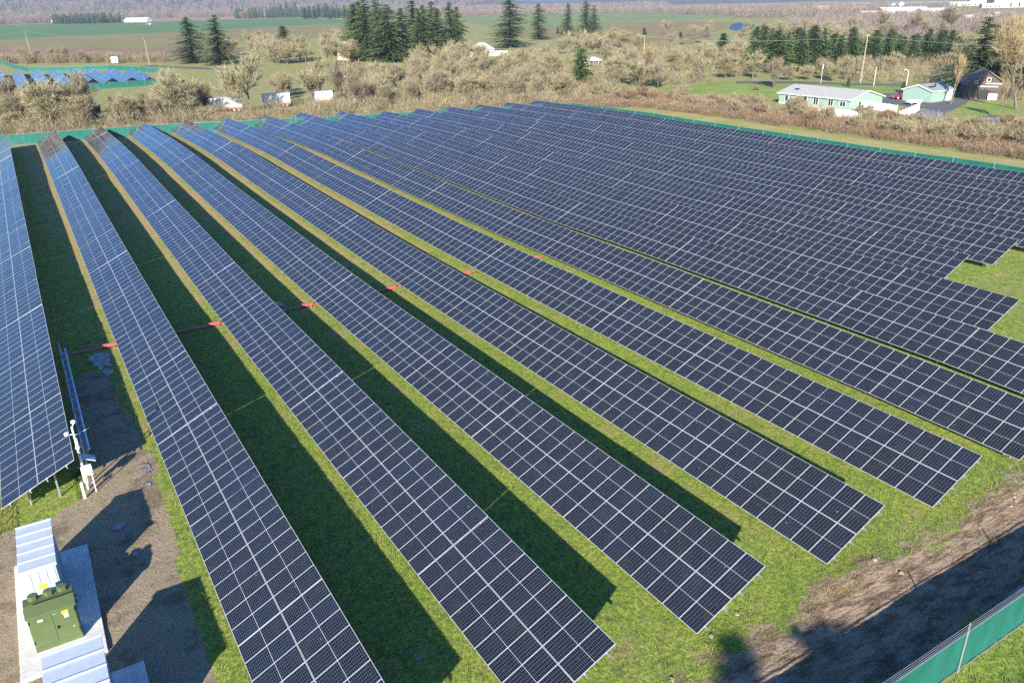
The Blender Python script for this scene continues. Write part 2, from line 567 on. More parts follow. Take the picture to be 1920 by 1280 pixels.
sheet('field_meadow_right', [(300, 360), (370, 365), (470, 470), (690, 640), (699, 758), (420, 699), (376, 640)], mat_field('stubble_meadow', (0.27, 0.22, 0.09), (0.34, 0.26, 0.13), None, 0, 0.02), G0)
sheet('mown_strip', [(120.6, 40), (120.6, 150), (122, 156), (137, 156.5), (136.5, 135), (135.5, 105), (135.2, 82), (136, 40)], M['f_strip'], G0, step=2)
sheet('lawn', [(150, 150), (166, 150), (183, 150), (205, 130), (230, 135), (205, 185), (150, 190)], M['f_lawn'], G0, step=4)
sheet('lawn', pxpoly([(1800, 196), (1905, 196), (1900, 222), (1810, 228)]), M['f_lawn'], G0, step=4)
sheet('driveway', pxpoly([(1652, 176), (1690, 174), (1712, 192), (1755, 191), (1790, 186), (1820, 184), (1812, 195), (1775, 212), (1765, 238), (1738, 238), (1745, 205), (1700, 200), (1650, 192)]), M['asphalt'], 0.06, step=3)
sheet('road', [(92, 346), (84, 364), (74, 389), (60, 420), (66, 423), (80, 391), (90, 366), (98, 348)], M['asphalt'], 0.06, step=6)
sheet('road', pxpoly([(1380, 153), (1500, 153), (1580, 156), (1700, 158), (1700, 162), (1580, 160), (1500, 157.5), (1380, 157)]), M['asphalt'], 0.07, step=6)


def mat_water(name, c, rough):
    t = NT(name, rough, 0, 0.5)
    t.color(c)
    t.b.inputs['IOR'].default_value = 1.33
    t.bump(t.noise(t.pos(), 1.5, 3), 0.1, 0.05)
    return t.mat


M['water'] = mat_water('pond_water', (0.05, 0.055, 0.06), 0.35)
sheet('pond_water', pxpoly([(1366, 55), (1372, 46), (1384, 43), (1402, 44), (1416, 47), (1410, 55), (1396, 59), (1380, 58)]), M['water'], 0.07, step=20)


def mat_puddle():
    t = NT('muddy_puddle', 0.25, 0, 0.5)
    t.color(t.mix(t.step(t.noise(t.pos(), 2.5, 4), 0.4, 0.6), (0.15, 0.13, 0.11), (0.34, 0.32, 0.30)))
    return t.mat


M['puddle'] = mat_puddle()


def puddle(cx, cy, rx, ry, seed, rot=0.3):
    r = random.Random(seed)
    pts = []
    for k in range(26):
        a = 2 * PI * k / 26
        q = 0.62 + 0.5 * r.random()
        x, y = rx * q * math.cos(a), ry * q * math.sin(a)
        pts.append((cx + x * math.cos(rot) - y * math.sin(rot), cy + x * math.sin(rot) + y * math.cos(rot)))
    mb = MB()
    mb.add([(x, y, Hf(x, y) + 0.035) for x, y in pts], [tuple(range(len(pts)))])
    mb.build('puddle_water', [M['puddle']], kind='structure')


puddle(6.55, 62.3, 0.8, 2.0, 1, 0.1); puddle(6.75, 59.6, 0.35, 0.8, 2); puddle(7.0, 44.2, 0.28, 0.8, 3, 0.1)
puddle(5.35, 36.2, 0.22, 0.30, 4); puddle(4.9, 38.9, 0.45, 0.35, 5); puddle(21.3, 66.5, 0.25, 0.9, 6); puddle(37.5, 12.1, 1.8, 0.13, 7, 0.02)
puddle(6.8, 42.3, 0.16, 0.35, 8)

# ------------------------------------------------------------------ solar array
M['panel'] = mat_panel()


def module_geo():
    """one module: x up the slope 0..2, y along the row 0..1, top face first"""
    w, l, th = 1.0205, 2.008, 0.038
    vs = np.array([(0, 0, 0), (l, 0, 0), (l, w, 0), (0, w, 0), (0, 0, -th), (l, 0, -th), (l, w, -th), (0, w, -th)], float)
    fs = np.array([(0, 1, 2, 3), (7, 6, 5, 4), (4, 5, 1, 0), (5, 6, 2, 1), (6, 7, 3, 2), (7, 4, 0, 3)])
    fm = np.array([0, 1, 1, 1, 1, 1])
    uv = np.zeros((6, 4, 2)); uv[0] = [(0, 0), (0, 1), (1, 1), (1, 0)]
    return vs, fs, fm, uv


MV, MF, MFM, MUV = module_geo()
MODULE = np_mesh('solar_panel', MV, MF, [M['panel'], M['alu']], MFM, uv=MUV)


def table_matrix(i, y0, ln, jit):
    """frame of one mounting table: origin at its near low corner, x up the slope, y along the row (away)"""
    xl = i * ROWP
    xm = xl + 1.8
    z0 = Hf(xm, y0) + LOWH; z1 = Hf(xm, y0 + ln) + LOWH
    dy = Vector((0, ln, z1 - z0)).normalized()
    th = TILT + jit
    up = Vector((math.cos(th), 0, math.sin(th)))
    up = (up - dy * up.dot(dy)).normalized()
    nrm = up.cross(dy)
    Mx = Matrix.Identity(4)
    for r in range(3):
        Mx[r][0] = up[r]; Mx[r][1] = dy[r]; Mx[r][2] = nrm[r]
    Mx.translation = Vector((xl, y0, z0))
    return Mx


def frame_mesh(nmod, mx, loc, ground_z):
    """purlins, rafters, posts of a table in row-local coordinates"""
    mb = MB()
    ln = nmod * MODP
    T = Matrix.Translation(-Vector(loc)) @ mx
    for s in (0.45, 1.55, 2.47, 3.57):
        mb.box(s - 0.03, s + 0.03, -0.16, ln + 0.1, -0.14, -0.045, 0, T)
    npost = max(2, round(nmod / 3))
    for k in range(npost):
        xx = ln * (k + 0.28) / (npost - 0.44)
        mb.box(0.15, 3.9, xx - 0.035, xx + 0.035, -0.26, -0.145, 0, T)
        for s in (1.25, 2.75):
            p = T @ Vector((s, xx, -0.2))
            gx, gy = p.x + loc[0], p.y + loc[1]
            mb.bar((p.x, p.y, p.z), (p.x, p.y, Hf(gx, gy) - loc[2] - 0.2), 0.09, 0.07)
    return mb


ORD = ['first', 'second', 'third', 'fourth', 'fifth', 'sixth', 'seventh', 'eighth', 'ninth', 'tenth', 'eleventh', 'twelfth', 'thirteenth', 'fourteenth', 'fifteenth']
# row index -> (near end y, modules per table, near to far)
ROWS = {0: (42.6, [9] * 14), 8: (27.85, [9] * 15 + [4])}
for i_ in range(1, 8): ROWS[i_] = (17.15, [9] * 17)
for i_ in range(9, 15): ROWS[i_] = (36.3 if i_ != 12 else 27.0, [9] * (14 if i_ != 12 else 15))
ROWLAB = {
    0: 'leftmost solar row, its near end above the white mast and inverter rack',
    1: 'long solar row passing right of the green transformer, second from the left',
    2: 'third solar row from the left, its near end at the bottom edge centre',
    3: 'fourth solar row from the left, near corner beside the bare dirt patch',
    4: 'fifth solar row from the left, ending between two wide shadows on grass',
    5: 'sixth solar row from the left, bright grass strips on both sides',
    6: 'seventh solar row from the left, below the long thin black gap',
    7: 'eighth solar row from the left, running out right above the long black gap',
    8: 'ninth solar row, its square end lowest at the grass clearing on the right',
    9: 'tenth solar row, its end stepped back left of the grass clearing',
    10: 'eleventh solar row, ending at the upper left corner of the grass clearing',
    11: 'twelfth solar row from the left, fourth from the right fence',
    12: 'thirteenth solar row from the left, third from the right fence',
    13: 'fourteenth solar row, last but one before the right fence',
    14: 'fifteenth and outermost solar row, running along the green right fence',
}


def solar_row(i, y0, tables, label, group, maxpanels=100, rowx=None, ground=None):
    xl = i * ROWP
    loc = (xl + 1.8, y0, Hf(xl + 1.8, y0))
    root = empty('solar_row', loc, label=label, cat='solar row', group=group)
    rr = random.Random(100 + i)
    rest_v, rest_f, rest_m, rest_uv, rest_var = [], [], [], [], []
    cnt = 0
    y = y0
    Ti = Matrix.Translation(-Vector(loc))
    jit = 0.0
    for k, nm in enumerate(tables):
        jit = rr.uniform(-0.011, 0.011)
        mx = table_matrix(i, y, nm * MODP, jit)
        frame_mesh(nm, mx, loc, 0).build('mounting_frame', [M['steel']], root)
        for a in range(nm):
            for b in range(2):
                m = Ti @ mx @ Matrix.Translation((b * 2.03, a * MODP + 0.01, 0)) @ Matrix.Rotation(rr.uniform(-0.003, 0.003), 4, 'Y')
                # keep the UV u axis along the row
                if cnt < maxpanels:
                    o = link('solar_panel', MODULE, root)
                    o.matrix_basis = m
                    cnt += 1
                else:
                    A = np.array(m)
                    v = MV @ A[:3, :3].T + A[:3, 3]
                    rest_f.append(MF + 8 * len(rest_v)); rest_v.append(v); rest_m.append(MFM); rest_uv.append(MUV)
                    rest_var.append(np.full(8, rr.random()))
        y += nm * MODP + GAPY
    if rest_v:
        me = np_mesh('solar_panels', np.concatenate(rest_v), np.concatenate(rest_f), [M['panel'], M['alu']], np.concatenate(rest_m),
                     var={'var': np.concatenate(rest_var)}, uv=np.concatenate(rest_uv))
        link('solar_panels', me, root, kind='stuff')
    return root


for i, (y0, tb) in sorted(ROWS.items()):
    solar_row(i, y0, tb, ROWLAB[i], 'long solar rows of the near field')

# ------------------------------------------------------------------ plants
class Pl:
    """plant geometry: wood tubes and leaf / twig triangles, kept as numpy-ready lists"""

    def __init__(s, seed):
        s.r = random.Random(seed)
        s.wood = MB()
        s.tv, s.var = [], []

    def tri(s, a, b, c, var):
        s.tv += [a, b, c]; s.var += [var] * 3

    def twig(s, p, d, ln, w, var):
        side = Vector((s.r.uniform(-1, 1), s.r.uniform(-1, 1), s.r.uniform(-1, 1))).cross(d)
        if side.length < 1e-3: side = Vector((1, 0, 0))
        side = side.normalized() * w
        s.tri(p - side, p + side, p + d * ln, var)

    def crown_mesh(s, name, mat):
        n = len(s.tv)
        return np_mesh(name, np.array(s.tv), np.arange(n).reshape(-1, 3), [mat], var={'var': np.array(s.var)})


def jitter(r, d, a):
    v = d + Vector((r.uniform(-a, a), r.uniform(-a, a), r.uniform(-a, a)))
    return v.normalized()


def bare_tree(seed, h, spread, upright=0.35, dens=1.0, mat='twig_pale', stems=1, tw=0.026, base=0.16):
    """a leafless, lichen covered tree: limbs as tubes, thousands of thin twigs as the crown"""
    P = Pl(seed); r = P.r

    def twigs(p, d, ln, n, shade):
        for _ in range(n):
            q = p + d * ln * r.random()
            rad_ = Vector((q.x, q.y, (q.z - h * 0.35) * 0.8)).normalized()
            dd = jitter(r, d * 0.25 + rad_ * 0.75 + Vector((0, 0, upright * 0.8)), 0.55)
            l1 = h * r.uniform(0.05, 0.10)
            if r.random() < 0.16:
                l1 *= r.uniform(1.5, 2.4); dd = (dd + Vector((0, 0, 0.8))).normalized()
            P.twig(q, dd, l1, tw * r.uniform(0.6, 1.3), r.uniform(0, 0.3) if r.random() < 0.62 else r.uniform(0.6, 1))
            for _k in range(2):
                P.twig(q + dd * l1 * r.uniform(0.2, 0.7), jitter(r, dd, 0.9), l1 * r.uniform(0.4, 0.8), tw * 0.8, r.uniform(0, 0.3) if r.random() < 0.6 else r.uniform(0.6, 1))

    def grow(p, d, ln, rad, lev):
        pts = [p]; q = p; dd = d
        for k in range(3):
            dd = jitter(r, dd + Vector((0, 0, upright * 0.22)), 0.22)
            q = q + dd * ln / 3
            pts.append(q)
        P.wood.tube(pts, [rad, rad * 0.85, rad * 0.7, rad * 0.5], 5 if lev < 2 else 3, 0, False)
        if lev >= 2:
            twigs(pts[1], (pts[3] - pts[1]).normalized(), (pts[3] - pts[1]).length, int((17 if lev == 3 else 9) * dens), 0.15)
        if lev == 3:
            return
        n = [5, 4, 4][lev] + (1 if r.random() < 0.4 else 0)
        for k in range(n):
            f = r.uniform(0.16 if lev == 0 else 0.35, 1.0)
            i = min(2, int(f * 3)); o = pts[i].lerp(pts[i + 1], f * 3 - i)
            az = r.uniform(0, 2 * PI)
            out = Vector((math.cos(az), math.sin(az), 0))
            nd = (dd * 0.65 + out * (0.85 if lev else 0.7) * spread + Vector((0, 0, upright))).normalized()
            grow(o, nd, ln * r.uniform(0.55, 0.78), rad * 0.55, lev + 1)

    for s_ in range(stems):
        az = r.uniform(0, 2 * PI)
        b = Vector((math.cos(az), math.sin(az), 0)) * (0.25 if stems > 1 else 0)
        d0 = (Vector((0, 0, 1)) + (b * 0.8 if stems > 1 else Vector((r.uniform(-.12, .12), r.uniform(-.12, .12), 0)))).normalized()
        L0 = h * 0.34
        grow(b, d0, L0, h * 0.016 / (stems ** 0.5), 0)
        # leader
        grow(b + d0 * L0 * 0.9, jitter(r, d0, 0.2), h * 0.26, h * 0.008, 1)
    zmax = max(v.z for v in P.tv)
    k = h / zmax
    P.tv = [v * k for v in P.tv]
    P.wood.v = [tuple(c * k for c in v) for v in P.wood.v]
    return P.wood.mesh('trunk', [M['bark']]), P.crown_mesh('crown', M[mat]), h


def conifer(seed, h, rad, mat='needles', sparse=1.0, base=0.06, tip=0.62):
    P = Pl(seed); r = P.r
    P.wood.tube([(0, 0, 0), (0.05, 0, h * 0.5), (0, 0.05, h * 0.98)], [h * 0.017, h * 0.01, 0.02], 6)
    lob = [(r.uniform(0, 2 * PI), r.uniform(0.1, 0.9), r.uniform(0.25, 0.55)) for _ in range(7)]
    z = h * base
    while z < h * 0.99:
        f = (z - h * base) / (h * (1 - base))
        R = rad * (1 - f) ** tip * (0.55 + 0.45 * min(1, f * 7)) + 0.15
        n = int((5 + 4 * (1 - f)) * sparse)
        for k in range(n):
            az = r.uniform(0, 2 * PI)
            L = R * r.choice((0.55, 0.8, 0.95, 1.1)) * r.uniform(0.8, 1.1)
            for la, lf, lw in lob: L *= 1 - lw * max(0.0, math.cos(az - la)) ** 3 * math.exp(-((f - lf) / 0.13) ** 2)
            d = Vector((math.cos(az), math.sin(az), r.uniform(-0.28, 0.1)))
            side = Vector((-d.y, d.x, 0))
            o = Vector((0, 0, z + r.uniform(-.2, .2)))
            st = max(3, int(L / 0.34))
            for j in range(st):
                t = (j + 0.6) / st
                p = o + d * L * t + Vector((0, 0, -0.10 * L * t * t))
                wd = (0.30 + 0.5 * (1 - t)) * min(1.0, 0.4 + rad * 0.12)
                sh = max(0, min(1, r.uniform(-0.3, 0.75) + 0.35 * (t > 0.75)))
                for q in (-1, 1):
                    a = p + side * q * wd * r.uniform(0.7, 1.2) + d * 0.35 + Vector((0, 0, r.uniform(-0.28, 0.06)))
                    P.tri(p - d * 0.18, p + d * 0.30 + Vector((0, 0, 0.06)), a, sh)
                if j % 2 == 0:
                    P.tri(p + side * 0.14, p - side * 0.14, p + d * 0.15 + Vector((0, 0, -r.uniform(0.25, 0.6))), sh * 0.6)
        z += h * 0.022 * r.uniform(0.7, 1.3) + 0.06
    P.tri(Vector((0.08, 0, h * .97)), Vector((-.08, 0, h * .97)), Vector((0, 0, h * 1.01)), 0.3)
    return P.wood.mesh('trunk', [M['bark']]), P.crown_mesh('crown', M[mat]), h


PROTO = {
    'm0': bare_tree(1, 12, 1.05, 0.25, 1.15), 'm1': bare_tree(2, 12, 0.95, 0.35, 1.1), 'm2': bare_tree(3, 12, 1.15, 0.2, 1.2, stems=2),
    'm3': bare_tree(4, 10, 1.2, 0.15, 1.1, stems=3),
    'g0': bare_tree(5, 11, 0.8, 0.5, 0.65, 'twig_grey'), 'g1': bare_tree(6, 12, 0.95, 0.4, 0.75, 'twig_grey', stems=2),
    'y0': bare_tree(8, 18, 0.7, 0.55, 0.8, 'twig_gold', tw=0.036), 'y1': bare_tree(9, 16, 0.85, 0.5, 0.8, 'twig_gold', stems=2, tw=0.036),
    'c0': conifer(21, 22, 8.4, sparse=1.6), 'c1': conifer(22, 22, 7.0, sparse=1.5), 'c2': conifer(23, 14, 5.4, sparse=1.7, tip=0.45), 'c3': conifer(24, 14, 4.8, sparse=1.6, tip=0.55), 'c4': conifer(25, 22, 9.0, sparse=1.5), 'c5': conifer(28, 22, 7.6, sparse=1.3),
    'b0': conifer(26, 12, 4.6, 'needles_bright', 1.3, 0.02), 's0': conifer(27, 3.5, 1.1, 'needles', 1.0, 0.03),
    'shrub0': bare_tree(31, 4.2, 1.3, 0.3, 0.8, 'brush', stems=4, tw=0.022), 'shrub1': bare_tree(32, 3.6, 1.4, 0.25, 0.8, 'bramble', stems=5, tw=0.02),
}


def plant(kind, x, y, h, name, label, cat, group=None, wide=1.0, rz=None):
    tr, cr, ph = PROTO[kind]
    o = empty(name, (x, y, Hf(x, y) - 0.05), rz if rz is not None else random.uniform(0, 2 * PI), label=label, cat=cat, group=group)
    o.rotation_euler.x = random.uniform(-0.05, 0.05)
    k = h / ph
    for nm, me in (('trunk', tr), ('crown', cr)):
        c = link(nm, me, o)
        kw = k * wide * (1.28 if kind[0] in 'cb' else 1.0)
        c.scale = (kw, kw, k) if nm == 'crown' else (k, k, k)
    return o


def plant_px(kind, px, py, top, name, label, cat, group=None, wide=1.0, rz=None):
    x, y, z = at(px, py)
    return plant(kind, x, y, height_to(px, py, top), name, label, cat, group, wide, rz)


BT = 'bare_tree'
# the trees that stand out behind the back fence
for k, px, py, top, wide, lab in [
    ('g1', 18, 236, 132, 1.0, 'grey bare tree at the left photo edge, behind the green back fence'),
    ('m3', 100, 238, 126, 1.15, 'broad dark-limbed bare tree leaning, second along the back fence from the left'),
    ('g1', 168, 233, 118, 0.8, 'narrow grey bare tree behind the fence, right of the broad leaning one'),
    ('m2', 338, 224, 104, 1.05, 'pale lichen-covered tree standing left of the first white trailer'),
    ('m0', 472, 214, 80, 1.05, 'tallest pale bushy bare tree, standing between the two orange-striped trailers'),
    ('m1', 588, 198, 90, 1.1, 'pale bare tree standing in front of the third white trailer'),
    ('g0', 634, 196, 92, 0.9, 'thin bare tree just right of the third white trailer'),
    ('y1', 1218, 132, 74, 0.6, 'thin pale birch standing beside the wooden utility pole'),
    ('m1', 835, 150, 68, 1.0, 'pale bare tree left of the grey hip-roofed house'),
    ('m0', 1000, 158, 92, 1.0, 'pale bare tree below the two big dark firs'),
    ('m2', 1150, 128, 88, 1.0, 'pale round bare tree right of the open white shed'),
    ('g1', 1255, 118, 52, 0.9, 'grey bare tree on its own at the edge of the stubble field'),
    ('m1', 1562, 154, 106, 1.0, 'bare tree by the road behind the mint-green house'),
    ('g1', 1452, 166, 98, 0.9, 'bare tree left of the mint-green house, in front of the firs'),
    ('y0', 1782, 196, 88, 0.5, 'thin upright bare tree beside the mint-green garage door'),
    ('m3', 1748, 189, 160, 1.0, 'small round bare tree in front of the mint-green garage'),
    ('y0', 1905, 205, 22, 1.0, 'tall golden bare tree right of the old barn'),
    ('y0', 1868, 222, 140, 0.45, 'golden bare tree leaning in front of the old barn'),
    ('y0', 1890, 150, 8, 1.1, 'tall golden bare tree behind the old barn'),
    ('g0', 1715, 70, 8, 1.2, 'dark bare tree standing before the far town roofs'),
    ('g0', 1648, 66, 4, 1.2, 'dark bare tree left of the far town silos'),
    ('g1', 1775, 66, 2, 1.2, 'dark spreading bare tree before the far red-roofed building'),
    ('g1', 457, 39, 18, 1.0, 'lone dark bare tree at the edge of the far tan field'),
]:
    plant_px(k, px, py, top, BT, lab, 'tree', None, wide)

CON = 'conifer_tree'
for k, px, py, top, wide, lab in [
    ('c0', 364, 119, 30, 1.3, 'dark fir, left one of the lone pair beyond the meadow'),
    ('c4', 413, 122, 27, 1.2, 'dark fir, right one of the lone pair beyond the meadow'),
    ('c3', 536, 108, 48, 1.3, 'single slim fir among the pale bare trees right of the fir pair'),
    ('c0', 957, 90, -8, 1.25, 'largest dark fir right of the fir grove, cut by the top edge'),
    ('c5', 1010, 76, 6, 1.15, 'dark fir just right of the largest fir'),
    ('c1', 1064, 70, 4, 0.85, 'slim dark fir at the near edge of the pale field'),
    ('c0', 1098, 82, -1, 0.8, 'dark fir with a lighter fir close on its right'),
    ('c4', 1112, 82, 10, 0.8, 'lighter green fir touching the taller fir on its left'),
    ('c3', 1046, 64, 49, 0.9, 'very small fir between the big firs before the pale field'),
    ('c3', 1353, 114, 61, 1.3, 'broad dark fir standing apart left of the long fir row'),
    ('b0', 1090, 168, 88, 1.15, 'bright green cedar in front of the open white shed'),
    ('b0', 1043, 143, 105, 0.8, 'small green cedar left of the bright green cedar'),
    ('c4', 1826, 168, 30, 1.25, 'great dark green tree left of the old barn'),
    ('s0', 1590, 163, 145, 1.1, 'small fir peeping over the roof of the mint-green house'),
    ('s0', 1692, 174, 153, 1.1, 'small fir beside the street lamp and red pickup'),
    ('s0', 1566, 199, 179, 0.7, 'tiny fir in front of a window of the mint-green house'),
    ('c2', 1275, 84, 60, 0.9, 'small dark evergreen right of the thin birch'),
    ('c2', 1208, 74, 52, 0.9, 'small dark evergreen behind the utility pole'),
]:
    plant_px(k, px, py, top, CON, lab, 'conifer', None, wide)

gr = 'firs of the dense grove'
for j, (px, py, top) in enumerate([(668, 112, 4), (690, 116, -6), (712, 108, -4), (735, 117, 6), (757, 112, 12), (778, 108, 0), (800, 114, 8), (822, 110, 14), (846, 106, 2), (858, 100, 12), (724, 116, 14), (790, 116, 16), (680, 104, 0), (812, 100, 2)]):
    plant_px(['c0', 'c5', 'c4', 'c1'][j % 4], px, py, top, CON, 'tall dark fir inside the dense fir grove left of centre top', 'conifer', gr, random.uniform(0.95, 1.3))
for j in range(34):
    px = 1418 + j * 11.4 + random.uniform(-4, 4)
    py = 136 - 0.045 * (px - 1418) + (0 if j % 2 else -7) + random.uniform(-2, 2)
    top = 54 + random.uniform(-10, 14) + 0.02 * (px - 1418)
    plant_px(['c2', 'c3', 'c1'][j % 3], px, py, top, CON, 'green fir in the long fir row behind the mint-green house', 'conifer', 'firs of the long row', random.uniform(0.85, 1.25))
for j in range(24):
    px = 505 + j * 6.4 + random.uniform(-3, 3)
    py = 30 + random.uniform(-1, 3) + (4 if px > 570 else 0)
    plant_px('c1', px, py, py - random.uniform(16, 30), CON, 'small far fir at the edge of the tan field', 'conifer', 'far firs beyond the green crop', 1.1)

# the thickets, tree by tree
def thicket(n, poly, kinds, tops, label, group, seed, name=BT, mind=5, wide=(0.85, 1.15)):
    r = random.Random(seed)
    xs = [p[0] for p in poly]; ys = [p[1] for p in poly]
    got = []
    tries = 0
    while len(got) < n and tries < 4000:
        tries += 1
        px, py = r.uniform(min(xs), max(xs)), r.uniform(min(ys), max(ys))
        if not inpoly(np.array([px]), np.array([py]), poly)[0]: continue
        if any(abs(px - a) < mind * 1.3 and abs(py - b) < mind * 0.5 for a, b in got): continue
        got.append((px, py))
        if 380 < px < 640 and 176 < py < 224 and seed == 9: continue
        x, y, z = at(px, py)
        plant(r.choice(kinds), x, y, r.uniform(*tops), name, label, 'tree' if name == BT else 'shrub', group, r.uniform(*wide))


thicket(30, [(430, 92), (690, 84), (690, 122), (560, 124), (430, 112)], ['m0', 'm1', 'm2'], (11, 15), 'pale lichen-covered tree in the wood between the fir pair and fir grove', 'pale trees between the fir pair and the fir grove', 1)
thicket(7, [(520, 175), (655, 160), (655, 178), (530, 192)], ['m1', 'm3', 'g0'], (6, 9), 'pale bare tree on the meadow behind the white trailers', 'bare trees on the meadow behind the trailers', 12)
thicket(34, [(780, 118), (880, 108), (1040, 120), (1050, 172), (900, 178), (780, 168)], ['m0', 'm1', 'm2', 'm3', 'g1'], (8, 12), 'pale bare tree in the tangled wood around the hip-roofed house', 'pale trees around the hip-roofed house', 2)
thicket(14, [(1030, 92), (1200, 84), (1200, 108), (1040, 112)], ['m0', 'm1', 'm2'], (9, 13), 'pale bare tree in the wood behind the open white shed', 'pale trees behind the open shed', 3)
thicket(32, [(1120, 132), (1400, 105), (1420, 150), (1300, 170), (1130, 165)], ['m0', 'm1', 'g1', 'm3'], (7, 11), 'pale bare tree in the wood between utility pole and mint-green house', 'pale trees between the pole and the mint-green house', 4)
thicket(16, [(1400, 140), (1790, 124), (1800, 142), (1700, 150), (1420, 152)], ['g1', 'm3', 'g0'], (5, 8), 'small bare tree along the foot of the long fir row', 'small bare trees at the foot of the fir row', 5)
thicket(20, [(1800, 90), (1920, 90), (1920, 200), (1880, 200), (1800, 130)], ['y0', 'y1', 'm1'], (10, 16), 'golden bare tree in the wood around the old barn', 'golden trees around the old barn', 6)
thicket(40, [(1250, 62), (1440, 60), (1900, 72), (1900, 96), (1440, 88), (1350, 92), (1250, 76)], ['m0', 'm2', 'g1'], (9, 13), 'pale bare tree in the wood beyond the long fir row', 'pale trees beyond the fir row', 7)
thicket(10, [(40, 108), (160, 112), (160, 122), (40, 118)], ['g1', 'm3'], (6, 9), 'bare grey-brown tree behind the small far solar field', 'trees behind the small far solar field', 8)
# individual shrubs behind the back fence
thicket(95, [(0, 208), (330, 214), (640, 200), (640, 214), (330, 232), (0, 246)], ['shrub0', 'g1', 'm3', 'm2', 'g1', 'g0'], (3.5, 8.5), 'pale leafless shrub just behind the green back fence', 'shrubs behind the back fence', 9, 'bare_shrub', 5)
thicket(75, [(640, 150), (1040, 165), (1060, 190), (640, 205)], ['shrub0', 'g0', 'm3', 'm2', 'g1', 'g1'], (4.5, 9.5), 'pale leafless shrub in the brush beyond the middle of the back fence', 'shrubs beyond the middle of the back fence', 10, 'bare_shrub', 5)
thicket(85, [(1110, 170), (1300, 186), (1450, 205), (1700, 232), (1920, 250), (1920, 285), (1700, 262), (1450, 228), (1110, 188)], ['shrub0', 'shrub1', 'shrub0', 'm3', 'g1'], (2.2, 4.4), 'leafless brown shrub in the hedge beyond the mown strip', 'shrubs in the hedge beyond the mown strip', 11, 'bare_shrub', 5)
plant_px('shrub0', 1418, 170, 158, 'yellow_shrub', 'rounded golden-yellow shrub left of the mint-green house', 'shrub', None, 1.0)


# ------------------------------------------------------------------ masses: brush, far woods, grass
def clump_proto(seed, n, h, spread, tw):
    r = np.random.default_rng(seed)
    V = []; A = []
    for _ in range(n):
        a = r.uniform(0, 2 * PI); q = spread * r.random() ** 0.6
        p = np.array([q * math.cos(a), q * math.sin(a), 0])
        d = np.array([math.cos(a) * r.uniform(0.1, 0.9), math.sin(a) * r.uniform(0.1, 0.9), r.uniform(0.5, 1.3)])
        d += r.uniform(-0.5, 0.5, 3)
        d /= np.linalg.norm(d)
        z0 = h * r.random() ** 1.3 * 0.75
        p = p + np.array([0, 0, z0]) * 0.9
        side = np.cross(d, r.uniform(-1, 1, 3)); side /= np.linalg.norm(side)
        L = h * r.uniform(0.16, 0.42)
        V += [p - side * tw, p + side * tw, p + d * L]
        A += [r.random()] * 3
    return np.array(V), np.array(A)


def mass(name, protos, P, sc, mat, label, cat, seed, squash=None):
    """one mesh of many copies of the clumps: uncountable cover"""
    r = np.random.default_rng(seed)
    V, A = [], []
    Z = H(P[:, 0], P[:, 1]) + hillz(P[:, 0], P[:, 1])
    for j in range(len(P)):
        v, a = protos[j % len(protos)]
        t = r.uniform(0, 2 * PI); s = sc[j]
        c, q = math.cos(t), math.sin(t)
        w_ = np.stack([v[:, 0] * c - v[:, 1] * q, v[:, 0] * q + v[:, 1] * c, v[:, 2]], -1) * s
        w_ += np.array([P[j, 0], P[j, 1], Z[j] - 0.02])
        V.append(w_); A.append(np.clip(np.where(a < 0.42, a * 0.4 + 0.75, a * 0.3) + r.random() * 0.3 - 0.1, 0, 1))
    V = np.concatenate(V); A = np.concatenate(A)
    me = np_mesh(name, V, np.arange(len(V)).reshape(-1, 3), [mat], var={'var': A})
    link(name, me, kind='stuff', label=label, cat=cat)


def scatter_poly(n, poly, seed):
    r = np.random.default_rng(seed)
    xs = [p[0] for p in poly]; ys = [p[1] for p in poly]
    out = np.zeros((0, 2))
    while len(out) < n:
        q = np.stack([r.uniform(min(xs), max(xs), n * 2), r.uniform(min(ys), max(ys), n * 2)], -1)
        out = np.concatenate([out, q[inpoly(q[:, 0], q[:, 1], poly)]])
    return out[:n]


BR = [clump_proto(s_, 190, 3.0, 1.3, 0.02) for s_ in range(5)]
BRL = [clump_proto(s_ + 20, 230, 1.5, 1.3, 0.022) for s_ in range(4)]


def brush(name, n, poly, protos, lo, hi, mat, label, seed):
    P = scatter_poly(n, poly, seed)
    r = np.random.default_rng(seed + 1)
    mass(name, protos, P, r.uniform(lo, hi, n), mat, label, 'brush', seed + 2)


brush('brush', 230, [(-8, 185), (40, 178), (80, 172), (118, 167), (124, 190), (90, 205), (40, 204), (-8, 204)], BR, 0.7, 1.7, M['brush'], 'pale leafless brush filling the strip behind the green back fence', 40)
brush('brush', 300, [(92, 176), (126, 166), (140, 168), (160, 190), (190, 240), (130, 250), (96, 215)], BR, 0.8, 1.9, M['brush'], 'pale leafless brush filling the tangled wood at top centre', 43)
brush('brambles', 1000, [(137.5, 40), (137.5, 158), (124, 164), (124, 172), (160, 178), (158, 150), (151, 135), (150, 40)], BRL, 0.8, 1.5, M['bramble'], 'reddish brown brambles along the far side of the mown strip', 46)
brush('brush', 190, [(144, 40), (144, 150), (156, 150), (152, 130), (160, 100), (170, 60), (165, 40)], BR, 0.7, 1.4, M['brush'], 'pale tall brush above the brambles, right of the mown strip', 49)
brush('brush', 240, [(165, 190), (200, 185), (225, 200), (260, 240), (330, 260), (320, 330), (200, 330), (150, 240)], BR, 0.9, 2.2, M['brush'], 'pale leafless brush under the trees left of the long fir row', 52)
brush('brush', 200, [(205, 95), (260, 95), (330, 200), (260, 232), (230, 180), (226, 140)], BR, 0.9, 2.2, M['brush'], 'golden brush under the trees between road and long fir row', 55)
